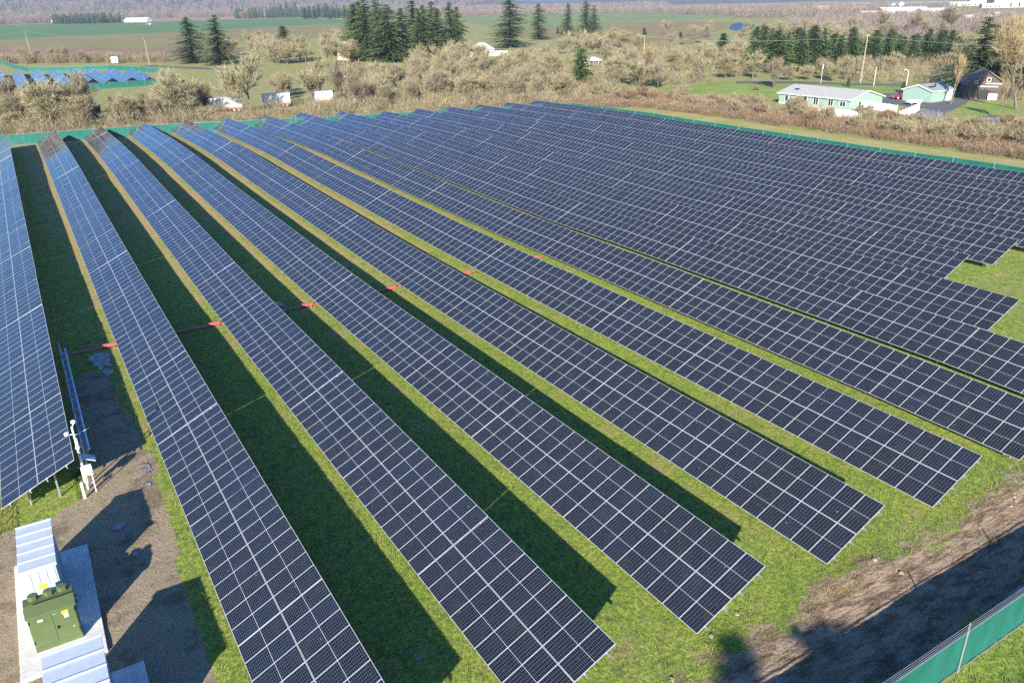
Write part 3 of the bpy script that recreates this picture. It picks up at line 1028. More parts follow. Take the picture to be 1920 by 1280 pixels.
brush('green_hedge', 150, [(118, 262), (165, 250), (172, 285), (126, 300)], BR, 1.0, 1.6, M['needles_bright'], 'low green hedge below the dense fir grove', 58)
brush('brambles', 260, [(-5, 500), (40, 470), (75, 440), (78, 452), (40, 492), (-5, 530)], BR, 1.0, 2.2, M['brush'], 'brown brush behind the small far solar field', 61)
brush('dry_grass', 2600, [(-8, 180.5), (40, 174), (80, 170), (119, 163), (122, 168), (80, 176), (40, 184), (-8, 190)], [clump_proto(70 + s_, 60, 0.7, 0.7, 0.02) for s_ in range(3)], 0.6, 1.3, M['dry_grass'], 'dry tall grass at the foot of the back fence thicket', 64)

# far woods
WD = [clump_proto(80 + s_, 150, 13.0, 4.5, 0.17) for s_ in range(5)]
CF = []
for s_ in range(3):
    r_ = np.random.default_rng(90 + s_); V_ = []
    for _ in range(130):
        z_ = 17 * r_.random() ** 1.2; R_ = 3.4 * (1 - z_ / 18)
        a_ = r_.uniform(0, 2 * PI); o_ = np.array([math.cos(a_), math.sin(a_), 0])
        p_ = np.array([0, 0, z_]) + o_ * R_ * r_.uniform(0.1, 0.5)
        sd = np.array([-o_[1], o_[0], 0]) * 0.8
        V_ += [p_ - sd + [0, 0, .5], p_ + sd + [0, 0, .5], p_ + o_ * R_ * 0.7 - [0, 0, 1.0]]
    CF.append((np.array(V_), np.repeat(r_.random(130), 3)))


def wood(name, n, poly, protos, lo, hi, mat, label, seed):
    P = scatter_poly(n, poly, seed)
    r = np.random.default_rng(seed + 1)
    mass(name, protos, P, r.uniform(lo, hi, n), mat, label, 'wood', seed + 2)


wood('far_woods', 900, [(-500, 2020), (20, 1990), (60, 2130), (130, 2180), (200, 2000), (225, 2090), (225, 2500), (-500, 2600)], WD, 1.0, 1.9, M['far_wood'], 'far bare woods left of the long white barn', 200)
wood('far_woods', 1300, [(230, 2750), (620, 2500), (900, 1950), (1500, 1700), (1900, 2100), (1200, 3000), (230, 3300)], WD, 1.1, 2.0, M['far_wood'], 'far bare woods behind the tan field, top left of centre', 203)
wood('far_woods', 1500, [(720, 1480), (860, 1510), (1100, 1300), (960, 900), (830, 790), (900, 640), (1300, 760), (1700, 1300), (1300, 1750), (820, 1800)], WD, 0.75, 1.25, M['far_wood'], 'far bare woods behind the pale green field, top centre', 206)
wood('far_woods', 1000, [(660, 560), (760, 560), (900, 640), (1000, 620), (900, 420), (700, 300), (520, 250), (430, 270), (470, 400), (560, 470)], WD, 0.5, 0.85, M['far_wood'], 'bare woods between the pond and the far town, top right', 209)
wood('far_woods', 700, [(900, 420), (1500, 700), (2200, 900), (2200, 500), (1200, 250), (700, 250)], WD, 0.5, 1.0, M['far_wood'], 'bare woods among the far town buildings, top right', 212)
wood('far_conifers', 260, [(120, 1960), (205, 1900), (255, 1960), (255, 2000), (130, 2120)], CF, 0.7, 1.2, M['far_conifer'], 'far dark conifers left of the long white barn', 215)
wood('far_conifers', 240, [(500, 2000), (600, 1950), (900, 2020), (900, 2150), (560, 2300)], CF, 0.9, 1.5, M['far_conifer'], 'far dark conifers along the back of the tan field', 218)
wood('far_conifers', 160, [(-350, 1985), (-20, 1995), (-20, 2080), (-350, 2060)], CF, 0.7, 1.2, M['far_conifer'], 'far dark conifers at the top left corner', 221)


wood('far_woods', 2600, [(-500, 2900), (1500, 2900), (2600, 4300), (-600, 4600)], WD, 1.5, 2.6, M['far_wood'], 'hazy bare woods covering the far hills, top left', 224)
wood('far_conifers', 420, [(-500, 3000), (1500, 3000), (2600, 4300), (-600, 4600)], CF, 1.2, 2.2, M['far_conifer'], 'dark conifers scattered over the far hills, top left', 227)

# hills
def build_hills():
    t = NT('wooded_hills', 1.0, 0, 0.05)
    p = t.pos()
    n1 = t.noise(p, 0.02, 6, 0.7); n2 = t.noise(p, 0.0022, 4)
    c = t.mix(t.step(n1, 0.35, 0.65), (0.12, 0.10, 0.09), (0.24, 0.20, 0.17))
    c = t.mix(t.step(n2, 0.52, 0.62), c, (0.05, 0.085, 0.055))
    t.color(c)
    t.bump(n1, 1.0, 12)
    r = np.random.default_rng(5)
    xs = np.linspace(-2600, 6300, 240); ys = np.linspace(2900, 6300, 90)
    X, Y = np.meshgrid(xs, ys)
    d = X * FW[0] + Y * FW[1]
    Z = hillz(X, Y) - 0.6 * (1 - ss(2900, 2990, Y))
    n, m = X.shape
    idx = np.arange(n * m).reshape(n, m)
    f = np.stack([idx[:-1, :-1], idx[:-1, 1:], idx[1:, 1:], idx[1:, :-1]], -1).reshape(-1, 4)
    link('hills', np_mesh('hills', np.stack([X, Y, Z], -1), f, [t.mat], smooth=True), kind='structure')


build_hills()


def build_grass():
    r = np.random.default_rng(77)
    n = 150000
    # denser toward the camera
    X = r.uniform(5, 62, n); Y = 5 + 62 * r.random(n) ** 1.25
    X2 = r.uniform(-3, 5, n // 10); Y2 = r.uniform(40, 46, n // 10)
    X = np.concatenate([X, X2]); Y = np.concatenate([Y, Y2])
    keep = ~inpoly(X, Y, GRAVEL)
    keep |= r.random(len(X)) < 0.04
    dirtb = (Y > 11.1) & (Y < 16.0)
    keep &= (~dirtb) | (r.random(len(X)) < 0.10)
    under = (X > 0) & (np.mod(X, ROWP) < 3.3) & (np.mod(X, ROWP) > 0.5) & (Y > 19)
    keep &= ~under
    X, Y = X[keep], Y[keep]
    n = len(X)
    Z = H(X, Y)
    k = 3
    pos = np.repeat(np.stack([X, Y, Z], -1), k, 0)
    a = r.uniform(0, 2 * PI, n * k)
    h = r.uniform(0.05, 0.15, n * k) * np.repeat(0.6 + 0.9 * r.random(n) ** 2, k)
    lean = r.uniform(0, 0.09, n * k)
    off = r.normal(0, 0.035, (n * k, 2))
    p = pos.copy(); p[:, :2] += off
    w_ = 0.011
    sd = np.stack([-np.sin(a), np.cos(a), np.zeros(n * k)], -1) * w_
    tip = p + np.stack([np.cos(a) * lean, np.sin(a) * lean, h], -1)
    V = np.stack([p - sd, p + sd, tip], 1).reshape(-1, 3)
    patch = 0.5 + 0.5 * np.sin(X * 0.9 + 1.3 * np.sin(Y * 0.7)) * np.cos(Y * 0.8 + np.sin(X * 0.5))
    v = np.clip(np.repeat(patch ** 2 * 0.7 + r.random(n) * 0.45 - 0.08, k), 0, 1)
    me = np_mesh('grass', V, np.arange(len(V)).reshape(-1, 3), [M['grass']], var={'var': np.repeat(v, 3)})
    link('grass', me, kind='stuff', label='short green and straw-coloured grass between and in front of the solar rows', cat='grass')


build_grass()

# ------------------------------------------------------------------ fences
def fence(pts, spacing, label, group=None, h=1.95, topwire=True, seed=0, screen='screen', posth=2.45):
    """pts: world polyline. green screened chain-link fence > privacy_screen, chain_link, fence_post, barbed_wire"""
    r = random.Random(seed)
    x0, y0 = pts[0]
    loc = (x0, y0, Hf(x0, y0))
    root = empty('screened_fence', loc, label=label, cat='fence', group=group)
    P = []
    for (a, b), (c, d) in zip(pts, pts[1:]):
        n = max(1, round(math.hypot(c - a, d - b) / spacing))
        for k in range(n): P.append((a + (c - a) * k / n, b + (d - b) * k / n))
    P.append(pts[-1])
    post = MB()
    post.tube([(0, 0, -0.3), (0, 0, posth - 0.38)], 0.036, 6)
    post.bar((0, 0, posth - 0.42), (0, 0, posth), 0.05, 0.04)
    pm = post.mesh('fence_post', M['steel'])
    scr = MB(); mesh_ = MB()
    for i in range(len(P) - 1):
        (a, b), (c, d) = P[i], P[i + 1]
        n = 6
        dx, dy = c - a, d - b
        L = math.hypot(dx, dy); nx, ny = -dy / L, dx / L
        rows = []
        for k in range(n + 1):
            t = k / n
            x, y = a + dx * t, b + dy * t
            bow = 0.06 * math.sin(PI * t) * (1 if i % 2 else 0.6)
            z = Hf(x, y) - loc[2]
            zs = [0.12, 0.7, 1.3, h - 0.035 * math.sin(PI * t) + r.uniform(-0.01, 0.01)]
            rows.append([(x - loc[0] + nx * (bow * math.sin(PI * j / 3) + 0.05), y - loc[1] + ny * (bow * math.sin(PI * j / 3) + 0.05), z + zz) for j, zz in enumerate(zs)])
        for k in range(n):
            for j in range(3):
                A, B, C_, D = rows[k][j], rows[k + 1][j], rows[k + 1][j + 1], rows[k][j + 1]
                off = Vector((nx, ny, 0)) * 0.012
                scr.add([A, B, C_, D] + [tuple(Vector(q) + off) for q in (A, B, C_, D)], [(0, 1, 2, 3), (7, 6, 5, 4)])
        # bottom wire netting and rails
        for z_ in (0.06, 0.11):
            p0 = (a - loc[0], b - loc[1], Hf(a, b) - loc[2] + z_); p1 = (c - loc[0], d - loc[1], Hf(c, d) - loc[2] + z_)
            mesh_.bar(p0, p1, 0.02)
        p0 = (a - loc[0], b - loc[1], Hf(a, b) - loc[2] + posth - 0.42); p1 = (c - loc[0], d - loc[1], Hf(c, d) - loc[2] + posth - 0.42)
        mesh_.bar(p0, p1, 0.035)
    scr.build('privacy_screen', [M[screen]], root)
    mesh_.build('fence_rail', [M['steel']], root)
    for (a, b) in P:
        o = link('fence_post', pm, root)
        o.location = (a - loc[0], b - loc[1], Hf(a, b) - loc[2])
    if topwire:
        for q in range(3):
            mb = MB()
            for i in range(len(P) - 1):
                (a, b), (c, d) = P[i], P[i + 1]
                z0, z1 = Hf(a, b) - loc[2], Hf(c, d) - loc[2]
                zz = posth - 0.28 + q * 0.13
                mb.tube([(a - loc[0], b - loc[1], z0 + zz), ((a + c) / 2 - loc[0], (b + d) / 2 - loc[1], (z0 + z1) / 2 + zz - 0.015), (c - loc[0], d - loc[1], z1 + zz)], 0.008, 3)
            mb.build('barbed_wire', [M['steel']], root)
    return root


fence([(4 - 2.2, 10.85), (4 - 2.2 + 5.87 * 20, 10.85)], 5.87, 'green screened fence across the bottom right corner beside the muddy track', None, seed=1)
fence([(-6, 179.9), (30, 175.2), (62, 168.2), (108, 161.8), (119.6, 160)], 6.0, 'long green screened back fence behind the far ends of the solar rows', None, seed=2)
fence([(119.6, 160), (119.6, 12)], 5.9, 'green screened fence running down the right side beside the mown strip', None, seed=3)

# ------------------------------------------------------------------ second solar field, far left
x_a2 = [10.3, 17.9, 25.6, 33.3, 41.0, 48.6]
a2names = ['leftmost row of the small far solar field behind the bare trees', 'second row from the left in the small far solar field', 'third row from the left in the small far solar field',
           'third row from the right in the small far solar field', 'second row from the right in the small far solar field', 'rightmost row of the small far solar field']
for k in range(-1, 8):
    i = 1 + k * 0.86
    xl = 2.5 + k * 6.3
    y0 = 318 if k > -1 else 326
    yf = 408 - (xl - 5) * 0.85 if k >= 0 else 455
    nt = max(2, int((yf - y0) / TAB))
    xi = xl / ROWP
    root = solar_row(xi, y0, [9] * nt, None, 'rows of the small far solar field', maxpanels=0)
    lab = ('leftmost row, partly cut off, of the small far solar field' if k == -1 else
           ORD[k + 1] + ' row from the left in the small solar field beyond the meadow')
    root['label'] = lab
fence([(-9, 492), (7, 492), (12, 442), (16, 420), (30, 409), (46, 405), (60, 370), (61, 340), (58, 310)], 6.0, 'green fence around the back of the small far solar field', None, seed=4, topwire=False)
fence([(-9, 304), (12, 304), (24, 305), (41, 307), (58, 310)], 6.0, 'green fence along the near side of the small far solar field', None, seed=5, topwire=False)

# ------------------------------------------------------------------ inverter station, lower left
pad = MB(); pad.box(0.3, 3.4, 29.93, 38.1, -0.15, 0.15)
pad.build('concrete_pad', [M['concrete']], None, 0.015, kind='structure')
pad = MB(); pad.box(1.3, 4.55, 20.5, 28.5, -0.15, 0.15)
pad.build('concrete_pad', [M['concrete']], None, 0.015, kind='structure')


def cabinet(x0, x1, y0, y1, h, ribs, label):
    zc = 0.15
    root = empty('equipment_cabinet', ((x0 + x1) / 2, (y0 + y1) / 2, zc), label=label, cat='cabinet')
    hx, hy = (x1 - x0) / 2, (y1 - y0) / 2
    mb = MB(); mb.box(-hx + 0.06, hx - 0.06, -hy + 0.06, hy - 0.06, 0.1, h - 0.1)
    mb.build('body', [M['cab_wall']], root, 0.012)
    mb = MB(); mb.box(-hx + 0.1, hx - 0.1, -hy + 0.1, hy - 0.1, 0, 0.1)
    mb.build('plinth', [M['black']], root)
    mb = MB(); mb.box(-hx, hx, -hy, hy, h - 0.1, h)
    rf = mb.build('roof', [M['grey_paint']], root, 0.01)
    step = 2 * hy / ribs
    for k in range(ribs + 1):
        y = -hy + 0.03 + k * (2 * hy - 0.06) / ribs
        mb = MB(); mb.box(-hx - 0.004, hx + 0.004, y - 0.028, y + 0.028, h + 0.001, h + 0.055)
        mb.build('rib', [M['grey_paint']], rf, 0.006)
    # doors on the near end and the shaded long side
    n = 4
    for k in range(n):
        a = -hx + 0.1 + k * (2 * hx - 0.2) / n; b = a + (2 * hx - 0.2) / n - 0.03
        mb = MB(); mb.box(a, b, -hy + 0.04, -hy + 0.061, 0.2, h - 0.18)
        d = mb.build('door', [M['cab_wall']], root, 0.004)
        mb = MB(); mb.box(b - 0.08, b - 0.05, -hy + 0.0, -hy + 0.04, 1.0, 1.2)
        mb.build('handle', [M['black']], d)
    m = max(3, int(2 * hy / 0.9))
    for k in range(m):
        a = -hy + 0.1 + k * (2 * hy - 0.2) / m; b = a + (2 * hy - 0.2) / m - 0.03
        mb = MB(); mb.box(hx - 0.061, hx - 0.04, a, b, 0.2, h - 0.18)
        for q in range(9):
            mb.box(hx - 0.041, hx - 0.02, a + 0.12, b - 0.12, 0.45 + q * 0.07, 0.475 + q * 0.07)
        mb.build('side_panel', [M['cab_wall']], root, 0.004)
    mb = MB(); mb.box(-0.16, 0.16, -hy + 0.025, -hy + 0.039, 1.5, 1.72); mb.build('warning_label', [M['yellow']], root)
    return root


cabinet(0.90, 2.31, 33.32, 37.0, 2.55, 5, 'grey ribbed-roof cabinet behind the green transformer')
c2 = cabinet(1.44, 3.43, 22.6, 27.68, 2.55, 6, 'grey ribbed-roof cabinet in front of the green transformer, cut by the bottom edge')

root = empty('pad_transformer', (1.79, 31.75, 0.15), label='dark green pad-mounted transformer between two grey cabinets', cat='transformer')
mb = MB(); mb.box(-0.85, 0.85, -0.5, 0.44, 0, 1.82); mb.build('body', [M['green_paint']], root, 0.02)
mb = MB()
mb.add([(-0.90, -0.58, 1.80), (0.90, -0.58, 1.80), (0.90, -0.05, 2.02), (-0.90, -0.05, 2.02), (-0.90, 0.48, 2.02), (0.90, 0.48, 2.02), (-0.90, -0.58, 1.72), (0.90, -0.58, 1.72), (0.90, 0.48, 1.72), (-0.90, 0.48, 1.72)],
       [(0, 1, 2, 3), (3, 2, 5, 4), (6, 7, 1, 0), (4, 5, 8, 9), (9, 8, 7, 6), (7, 8, 5, 2, 1), (9, 6, 0, 3, 4)])
mb.build('lid', [M['green_paint']], root, 0.015)
mb = MB(); mb.box(-0.55, 0.86, -0.10, -0.05, 2.021, 2.05); mb.build('lid_seam', [M['black']], root)
for s_ in (-1, 1):
    mb = MB(); mb.box(min(0.006 * s_, 0.82 * s_), max(0.006 * s_, 0.82 * s_), -0.525, -0.501, 0.26, 1.70)
    d = mb.build('door', [M['green_paint']], root, 0.006)
    if s_ == 1:
        h_ = MB(); h_.box(0.07, 0.16, -0.57, -0.526, 0.92, 0.98); h_.box(0.08, 0.11, -0.60, -0.57, 0.86, 1.0); h_.build('handle', [M['black']], d)
        h_ = MB(); h_.box(0.34, 0.58, -0.530, -0.526, 1.46, 1.60); h_.build('warning_label', [M['yellow']], d)
        h_ = MB(); h_.box(0.40, 0.56, -0.531, -0.527, 1.26, 1.44); h_.build('information_label', [M['sticker']], d)
        h_ = MB(); h_.box(0.02, 0.13, -0.531, -0.527, 1.56, 1.61); h_.build('green_sticker', [M['green_dot']], d)
        h_ = MB(); h_.box(0.62, 0.66, -0.531, -0.527, 0.70, 0.74); h_.build('small_sticker', [M['sticker']], d)
    else:
        h_ = MB(); h_.box(-0.52, -0.34, -0.531, -0.527, 1.44, 1.54); h_.build('white_label', [M['sticker']], d)
mb = MB(); mb.box(-0.852, 0.852, -0.515, -0.49, 0.02, 0.23); mb.build('sill_panel', [M['green_paint']], root, 0.005)
for x_ in (-0.52, 0.05, 0.55):
    mb = MB(); mb.tube([(x_, 0.36, 2.0), (x_, 0.36, 2.16), (x_, 0.36, 2.19)], [0.21, 0.21, 0.17], 8)
    mb.build('fan_cap', [M['green_paint']], root)
for x_, y_ in ((0.95, 0.2), (0.95, -0.2), (-0.95, 0.2)):
    mb = MB(); mb.bar((x_ - 0.1 * (1 if x_ > 0 else -1), y_, 1.6), (x_, y_, 1.62), 0.03); mb.bar((x_, y_, 1.55), (x_, y_, 1.69), 0.035)
    mb.build('lifting_lug', [M['black']], root)

for x_, y_ in ((1.25, 33.24), (1.45, 33.24), (1.65, 33.24)):
    mb = MB(); mb.tube([(x_, y_, 0.1), (x_, y_, 0.62), (x_, y_ + 0.1, 0.74)], 0.045, 8)
    tag(mb.build('conduit_pipe', [M['steel']]), 'grey conduit pipe rising between the transformer and the rear cabinet', 'conduit', 'conduit pipes behind the transformer')
for s2 in (-1, 1):
    for z_ in (0.45, 1.45):
        mb = MB(); mb.tube([(1.79 + s2 * 0.815, 31.217, z_), (1.79 + s2 * 0.815, 31.217, z_ + 0.14)], 0.022, 6)
        h_ = mb.build('hinge', [M['black']], root); h_.matrix_basis = Matrix.Translation((-1.79, -31.75, 0.0))
# inverter rack along the leftmost row
root = empty('inverter_rack', (4.15, 53.9, Hf(4.15, 53.9)), label='long shaded rack of string inverters beside the leftmost solar row', cat='inverter rack')
mb = MB()
for z_ in (0.75, 1.65): mb.box(-0.03, 0.03, -8.4, 8.4, z_ - 0.04, z_ + 0.04)
mb.build('rail', [M['vinyl']], root)
mb = MB(); mb.box(0.26, 0.36, -8.5, 8.5, 1.42, 1.48); mb.build('cable_tray', [M['vinyl']], root)
for k in range(8):
    mb = MB(); y_ = -8.4 + k * 2.4
    mb.box(-0.05, 0.05, y_ - 0.05, y_ + 0.05, -0.3, 1.95); mb.build('post', [M['steel']], root)
for k in range(13):
    y_ = -7.75 + k * 1.29
    mb = MB(); mb.box(0.034, 0.26, y_ - 0.34, y_ + 0.34, 0.72, 1.40); iv = mb.build('inverter', [M['inverter_face']], root, 0.02)
    mb = MB()
    for q in range(5): mb.box(0.262, 0.285, y_ - 0.28, y_ + 0.28, 0.80 + q * 0.11, 0.83 + q * 0.11)
    mb.build('cooling_fin', [M['black']], iv)

# weather mast
mx_, my_ = 3.95, 43.6
root = empty('weather_mast', (mx_, my_, Hf(mx_, my_)), label='white weather mast with sensors and boxes at the near end of the inverter rack', cat='weather mast')
mb = MB(); mb.tube([(0, 0, -0.2), (0, 0, 3.9)], 0.055, 8); mb.build('post', [M['white_paint']], root)
mb = MB(); mb.tube([(0.05, 0.55, -0.2), (0.05, 0.55, 2.9)], 0.045, 8); mb.build('post', [M['white_paint']], root)
mb = MB(); mb.tube([(0.35, -0.5, -0.2), (0.35, -0.5, 1.5)], 0.035, 8); mb.build('post', [M['white_paint']], root)
mb = MB(); mb.tube([(-0.32, 0, 3.45), (0.05, 0, 3.45)], 0.025, 6); mb.tube([(0, 0, 3.8), (0.12, 0.1, 4.0)], 0.02, 6); mb.tube([(0.05, 0.55, 3.1), (0.75, 0.9, 3.15)], 0.018, 6); mb.build('crossarm', [M['white_paint']], root)
for p_ in ((-0.32, 0, 3.5), (0.12, 0.1, 4.05), (0.02, 0.05, 2.55)):
    mb = MB(); x_, y_, z_ = p_
    mb.tube([(x_, y_, z_ - 0.05), (x_, y_, z_ + 0.02), (x_, y_, z_ + 0.11), (x_, y_, z_ + 0.15)], [0.09, 0.13, 0.12, 0.04], 10)
    mb.build('sensor_head', [M['white_paint']], root)
mb = MB(); mb.box(-0.32, 0.32, -0.3, 0.3, -0.03, 0.03, 0, Matrix.Translation((0.4, 0.25, 1.75)) @ Matrix.Rotation(0.5, 4, 'Y')); mb.build('sun_shield', [M['grey_paint']], root, 0.01)
mb = MB(); mb.box(0.10, 0.42, -0.35, -0.1, 1.0, 1.55); mb.build('equipment_box', [M['white_paint']], root, 0.02)
mb = MB(); mb.box(-0.12, 0.08, -0.28, -0.1, 0.6, 1.5); mb.build('equipment_box', [M['white_paint']], root, 0.02)
mb = MB(); mb.bar((-0.05, -0.35, 0.55), (0.4, -0.45, 0.6), 0.04); mb.bar((0, 0, 1.2), (0.4, -0.5, 1.2), 0.04); mb.build('brace', [M['white_paint']], root)
root = empty('bollard', (3.72, 42.75, 0), label='short white bollard on the gravel edge below the weather mast', cat='bollard')
mb = MB(); mb.tube([(0, 0, -0.1), (0, 0, 0.95), (0, 0, 1.0)], [0.085, 0.085, 0.05], 10); mb.build('shaft', [M['white_paint']], root)
mb = MB(); mb.tube([(0, 0, 0.74), (0, 0, 0.82)], 0.09, 10); mb.build('band', [M['alu']], root)

# red cable covers crossing the lanes
for i in range(1, 8):
    xl = i * ROWP
    yy = 64.42
    lab = f'red cable cover reaching the low edge of the {ORD[i]} solar row from the left'
    root = empty('cable_cover', (xl - 0.3, yy, Hf(xl - 0.3, yy)), label=lab, cat='cable cover', group='red cable covers across the lanes')
    mb = MB()
    z1 = Hf(xl - 4.4, yy) - Hf(xl - 0.3, yy)
    mb.bar((-4.3, 0.1, z1 + 0.14), (0.9, 0, 0.16), 0.16, 0.07)
    mb.build('conduit', [M['red_plastic']], root)
    mb = MB()
    mb.box(-0.62, 0.35, -0.17, 0.17, 0.24, 0.34)
    mb.box(-0.55, -0.5, -0.14, 0.14, -0.05, 0.24); mb.box(0.2, 0.25, -0.14, 0.14, -0.05, 0.24)
    mb.build('tray_lid', [M['red_plastic']], root, 0.01)


# ------------------------------------------------------------------ buildings
def bld_window(root, M4, w_, h_, lights=2, frame='vinyl'):
    """window centred at M4 (local x along the wall, y outward, z up)"""
    mb = MB(); f_ = 0.1
    mb.box(-w_ / 2 - f_, w_ / 2 + f_, 0.0, 0.07, -h_ / 2 - f_, -h_ / 2, 0, M4); mb.box(-w_ / 2 - f_, w_ / 2 + f_, 0.0, 0.07, h_ / 2, h_ / 2 + f_, 0, M4)
    mb.box(-w_ / 2 - f_, -w_ / 2, 0.0, 0.07, -h_ / 2, h_ / 2, 0, M4); mb.box(w_ / 2, w_ / 2 + f_, 0.0, 0.07, -h_ / 2, h_ / 2, 0, M4)
    for k in range(1, lights): mb.box(-w_ / 2 + w_ * k / lights - 0.04, -w_ / 2 + w_ * k / lights + 0.04, 0.0, 0.06, -h_ / 2, h_ / 2, 0, M4)
    o = mb.build('window', [M[frame]], root)
    mb = MB(); mb.box(-w_ / 2, w_ / 2, 0.01, 0.03, -h_ / 2, h_ / 2, 0, M4); mb.build('pane', [M['dark_glass']], o)
    return o


def wallM(x, y, z, side):
    ang = {'-y': PI, '+y': 0, '-x': PI / 2, '+x': -PI / 2}[side]
    return Matrix.Translation((x, y, z)) @ Matrix.Rotation(ang, 4, 'Z')


def gable(name, x, y, lx, ly, eave, ridge, axis, wall, roof, label, cat='house', over=0.45, rz=0.0, group=None):
    """gabled building, centre x, y; axis = direction of the ridge"""
    root = empty(name, (x, y, Hf(x, y)), rz, label=label, cat=cat, group=group)
    hx, hy = lx / 2, ly / 2
    mb = MB()
    if axis == 'y':
        prof = [(-hx, 0), (hx, 0), (hx, eave), (0, ridge), (-hx, eave)]
        vs = [(a, s_ * hy, b) for s_ in (-1, 1) for a, b in prof]
    else:
        prof = [(-hy, 0), (hy, 0), (hy, eave), (0, ridge), (-hy, eave)]
        vs = [(s_ * hx, a, b) for s_ in (-1, 1) for a, b in prof]
    mb.add(vs, [(0, 1, 2, 3, 4), (9, 8, 7, 6, 5), (0, 5, 6, 1), (1, 6, 7, 2), (4, 9, 5, 0), (2, 7, 8, 3), (3, 8, 9, 4)])
    mb.build('wall', [wall], root)
    half = hx if axis == 'y' else hy
    long_ = hy if axis == 'y' else hx
    sl_ = (ridge - eave) / half
    mb = MB()
    for s_ in (-1, 1):
        e_ = half + over
        a = [(s_ * e_, eave - sl_ * over), (0, ridge + 0.0)]
        th = 0.14
        q = []
        for l in (-long_ - over, long_ + over):
            for (u_, z_) in a:
                for dz in (0.03, 0.03 + th):
                    q.append((u_, l, z_ + dz) if axis == 'y' else (l, u_, z_ + dz))
        mb.add(q, [(0, 1, 3, 2), (4, 6, 7, 5), (0, 4, 5, 1), (2, 3, 7, 6), (1, 5, 7, 3), (0, 2, 6, 4)])
    mb.build('roof', [roof], root)
    # fascia boards
    mb = MB()
    for s_ in (-1, 1):
        for l in (-long_ - over, long_ + over):
            p = [(s_ * (half + over), l, eave - sl_ * over + 0.06), (0, l, ridge + 0.06)]
            if axis != 'y': p = [(b, a, c) for a, b, c in p]
            mb.bar(p[0], p[1], 0.05, 0.22)
        p = [(s_ * (half + over), -long_ - over, eave - sl_ * over + 0.06), (s_ * (half + over), long_ + over, eave - sl_ * over + 0.06)]
        if axis != 'y': p = [(b, a, c) for a, b, c in p]
        mb.bar(p[0], p[1], 0.06, 0.2)
    mb.build('fascia', [M['vinyl'] if name != 'old_barn' else M['old_roof']], root)
    return root


hs = gable('mobile_home', 174.6, 129.8, 11.6, 20.6, 2.55, 4.1, 'y', M['mint'], M['shingle'], 'long single-storey mint-green house with pale shingle roof, right of top centre')
for y_, w_, h_, n_ in ((7.9, 0.9, 1.3, 1), (3.4, 3.2, 1.5, 3), (-0.8, 1.3, 1.5, 2), (-5.0, 1.3, 1.4, 2), (-8.3, 1.4, 1.1, 2)):
    bld_window(hs, wallM(-5.8, y_, 1.45, '-x'), w_, h_, n_)
for x_ in (-2.4, 1.0): bld_window(hs, wallM(x_, -10.3, 1.4, '-y'), 0.9 if x_ < 0 else 1.2, 1.0, 1)
mb = MB(); mb.box(-5.9, -5.8, -10.35, 10.35, 0, 0.3); mb.build('skirting', [M['cream']], hs)
for k in range(7):
    mb = MB(); y_ = -8.6 + k * 2.9; x_ = 0.9 + 0.3 * (k % 2)
    z_ = 4.1 - 1.55 * x_ / 5.8
    mb.tube([(-x_ + (1.2 if k % 3 else 0.4), y_, z_ - 0.1), (-x_ + (1.2 if k % 3 else 0.4), y_, z_ + 0.38)], 0.11, 6); mb.build('roof_vent', [M['black']], hs)
mb = MB(); mb.add([(-3.6, 6.6, 3.14 + .19), (-2.8, 6.6, 3.35 + .19), (-2.8, 7.8, 3.35 + .19), (-3.6, 7.8, 3.14 + .19), (-3.6, 6.6, 3.24 + .19), (-2.8, 6.6, 3.45 + .19), (-2.8, 7.8, 3.45 + .19), (-3.6, 7.8, 3.24 + .19)], [(4, 5, 6, 7), (0, 1, 5, 4), (1, 2, 6, 5), (2, 3, 7, 6), (3, 0, 4, 7)])
mb.build('skylight', [M['dark_glass']], hs)

gs = gable('garage', 198.3, 119.6, 8.6, 7.6, 2.6, 3.8, 'x', M['mint'], M['grey_roof'], 'mint-green garage with grey roof beside the red pickup', 'garage', 0.35)
mb = MB(); mb.box(2.0, 3.9, -3.87, -3.8, 0, 2.3); mb.build('door', [M['vinyl']], gs)
mb = MB(); mb.tube([(-0.6, -2.0, 3.3), (-0.6, -2.0, 4.6)], 0.14, 8); mb.build('stovepipe', [M['black']], gs)
mb = MB(); mb.box(-3.0, -1.6, -2.4, -1.6, 3.3, 3.62); mb.build('skylight', [M['dark_glass']], gs)

bn = gable('old_barn', 214.2, 115.2, 9, 11, 3.6, 6.6, 'y', M['barnwood'], M['old_roof'], 'old dark weathered wooden barn with gabled roof at the right edge', 'barn', 0.5, -0.95)
mb = MB(); mb.box(-1.2, 1.0, -5.58, -5.51, 0, 2.2); mb.build('door', [M['black']], bn)
for z_, a_, b_ in ((2.9, -1.6, 2.6), (3.6, -0.2, 3.4)):
    mb = MB(); mb.box(a_, b_, -5.62, -5.52, z_, z_ + 0.22); mb.build('board', [M['vinyl']], bn)
bld_window(bn, wallM(0.4, -5.5, 4.6, '-y'), 0.7, 0.7, 1); bld_window(bn, wallM(-2.3, -5.5, 4.0, '-y'), 0.5, 0.5, 1)
mb = MB(); mb.box(0.4, 2.4, -6.4, -5.6, 0.0, 1.4, 0, Matrix.Rotation(0.05, 4, 'Z')); mb.build('lean_to', [M['white_siding']], bn)

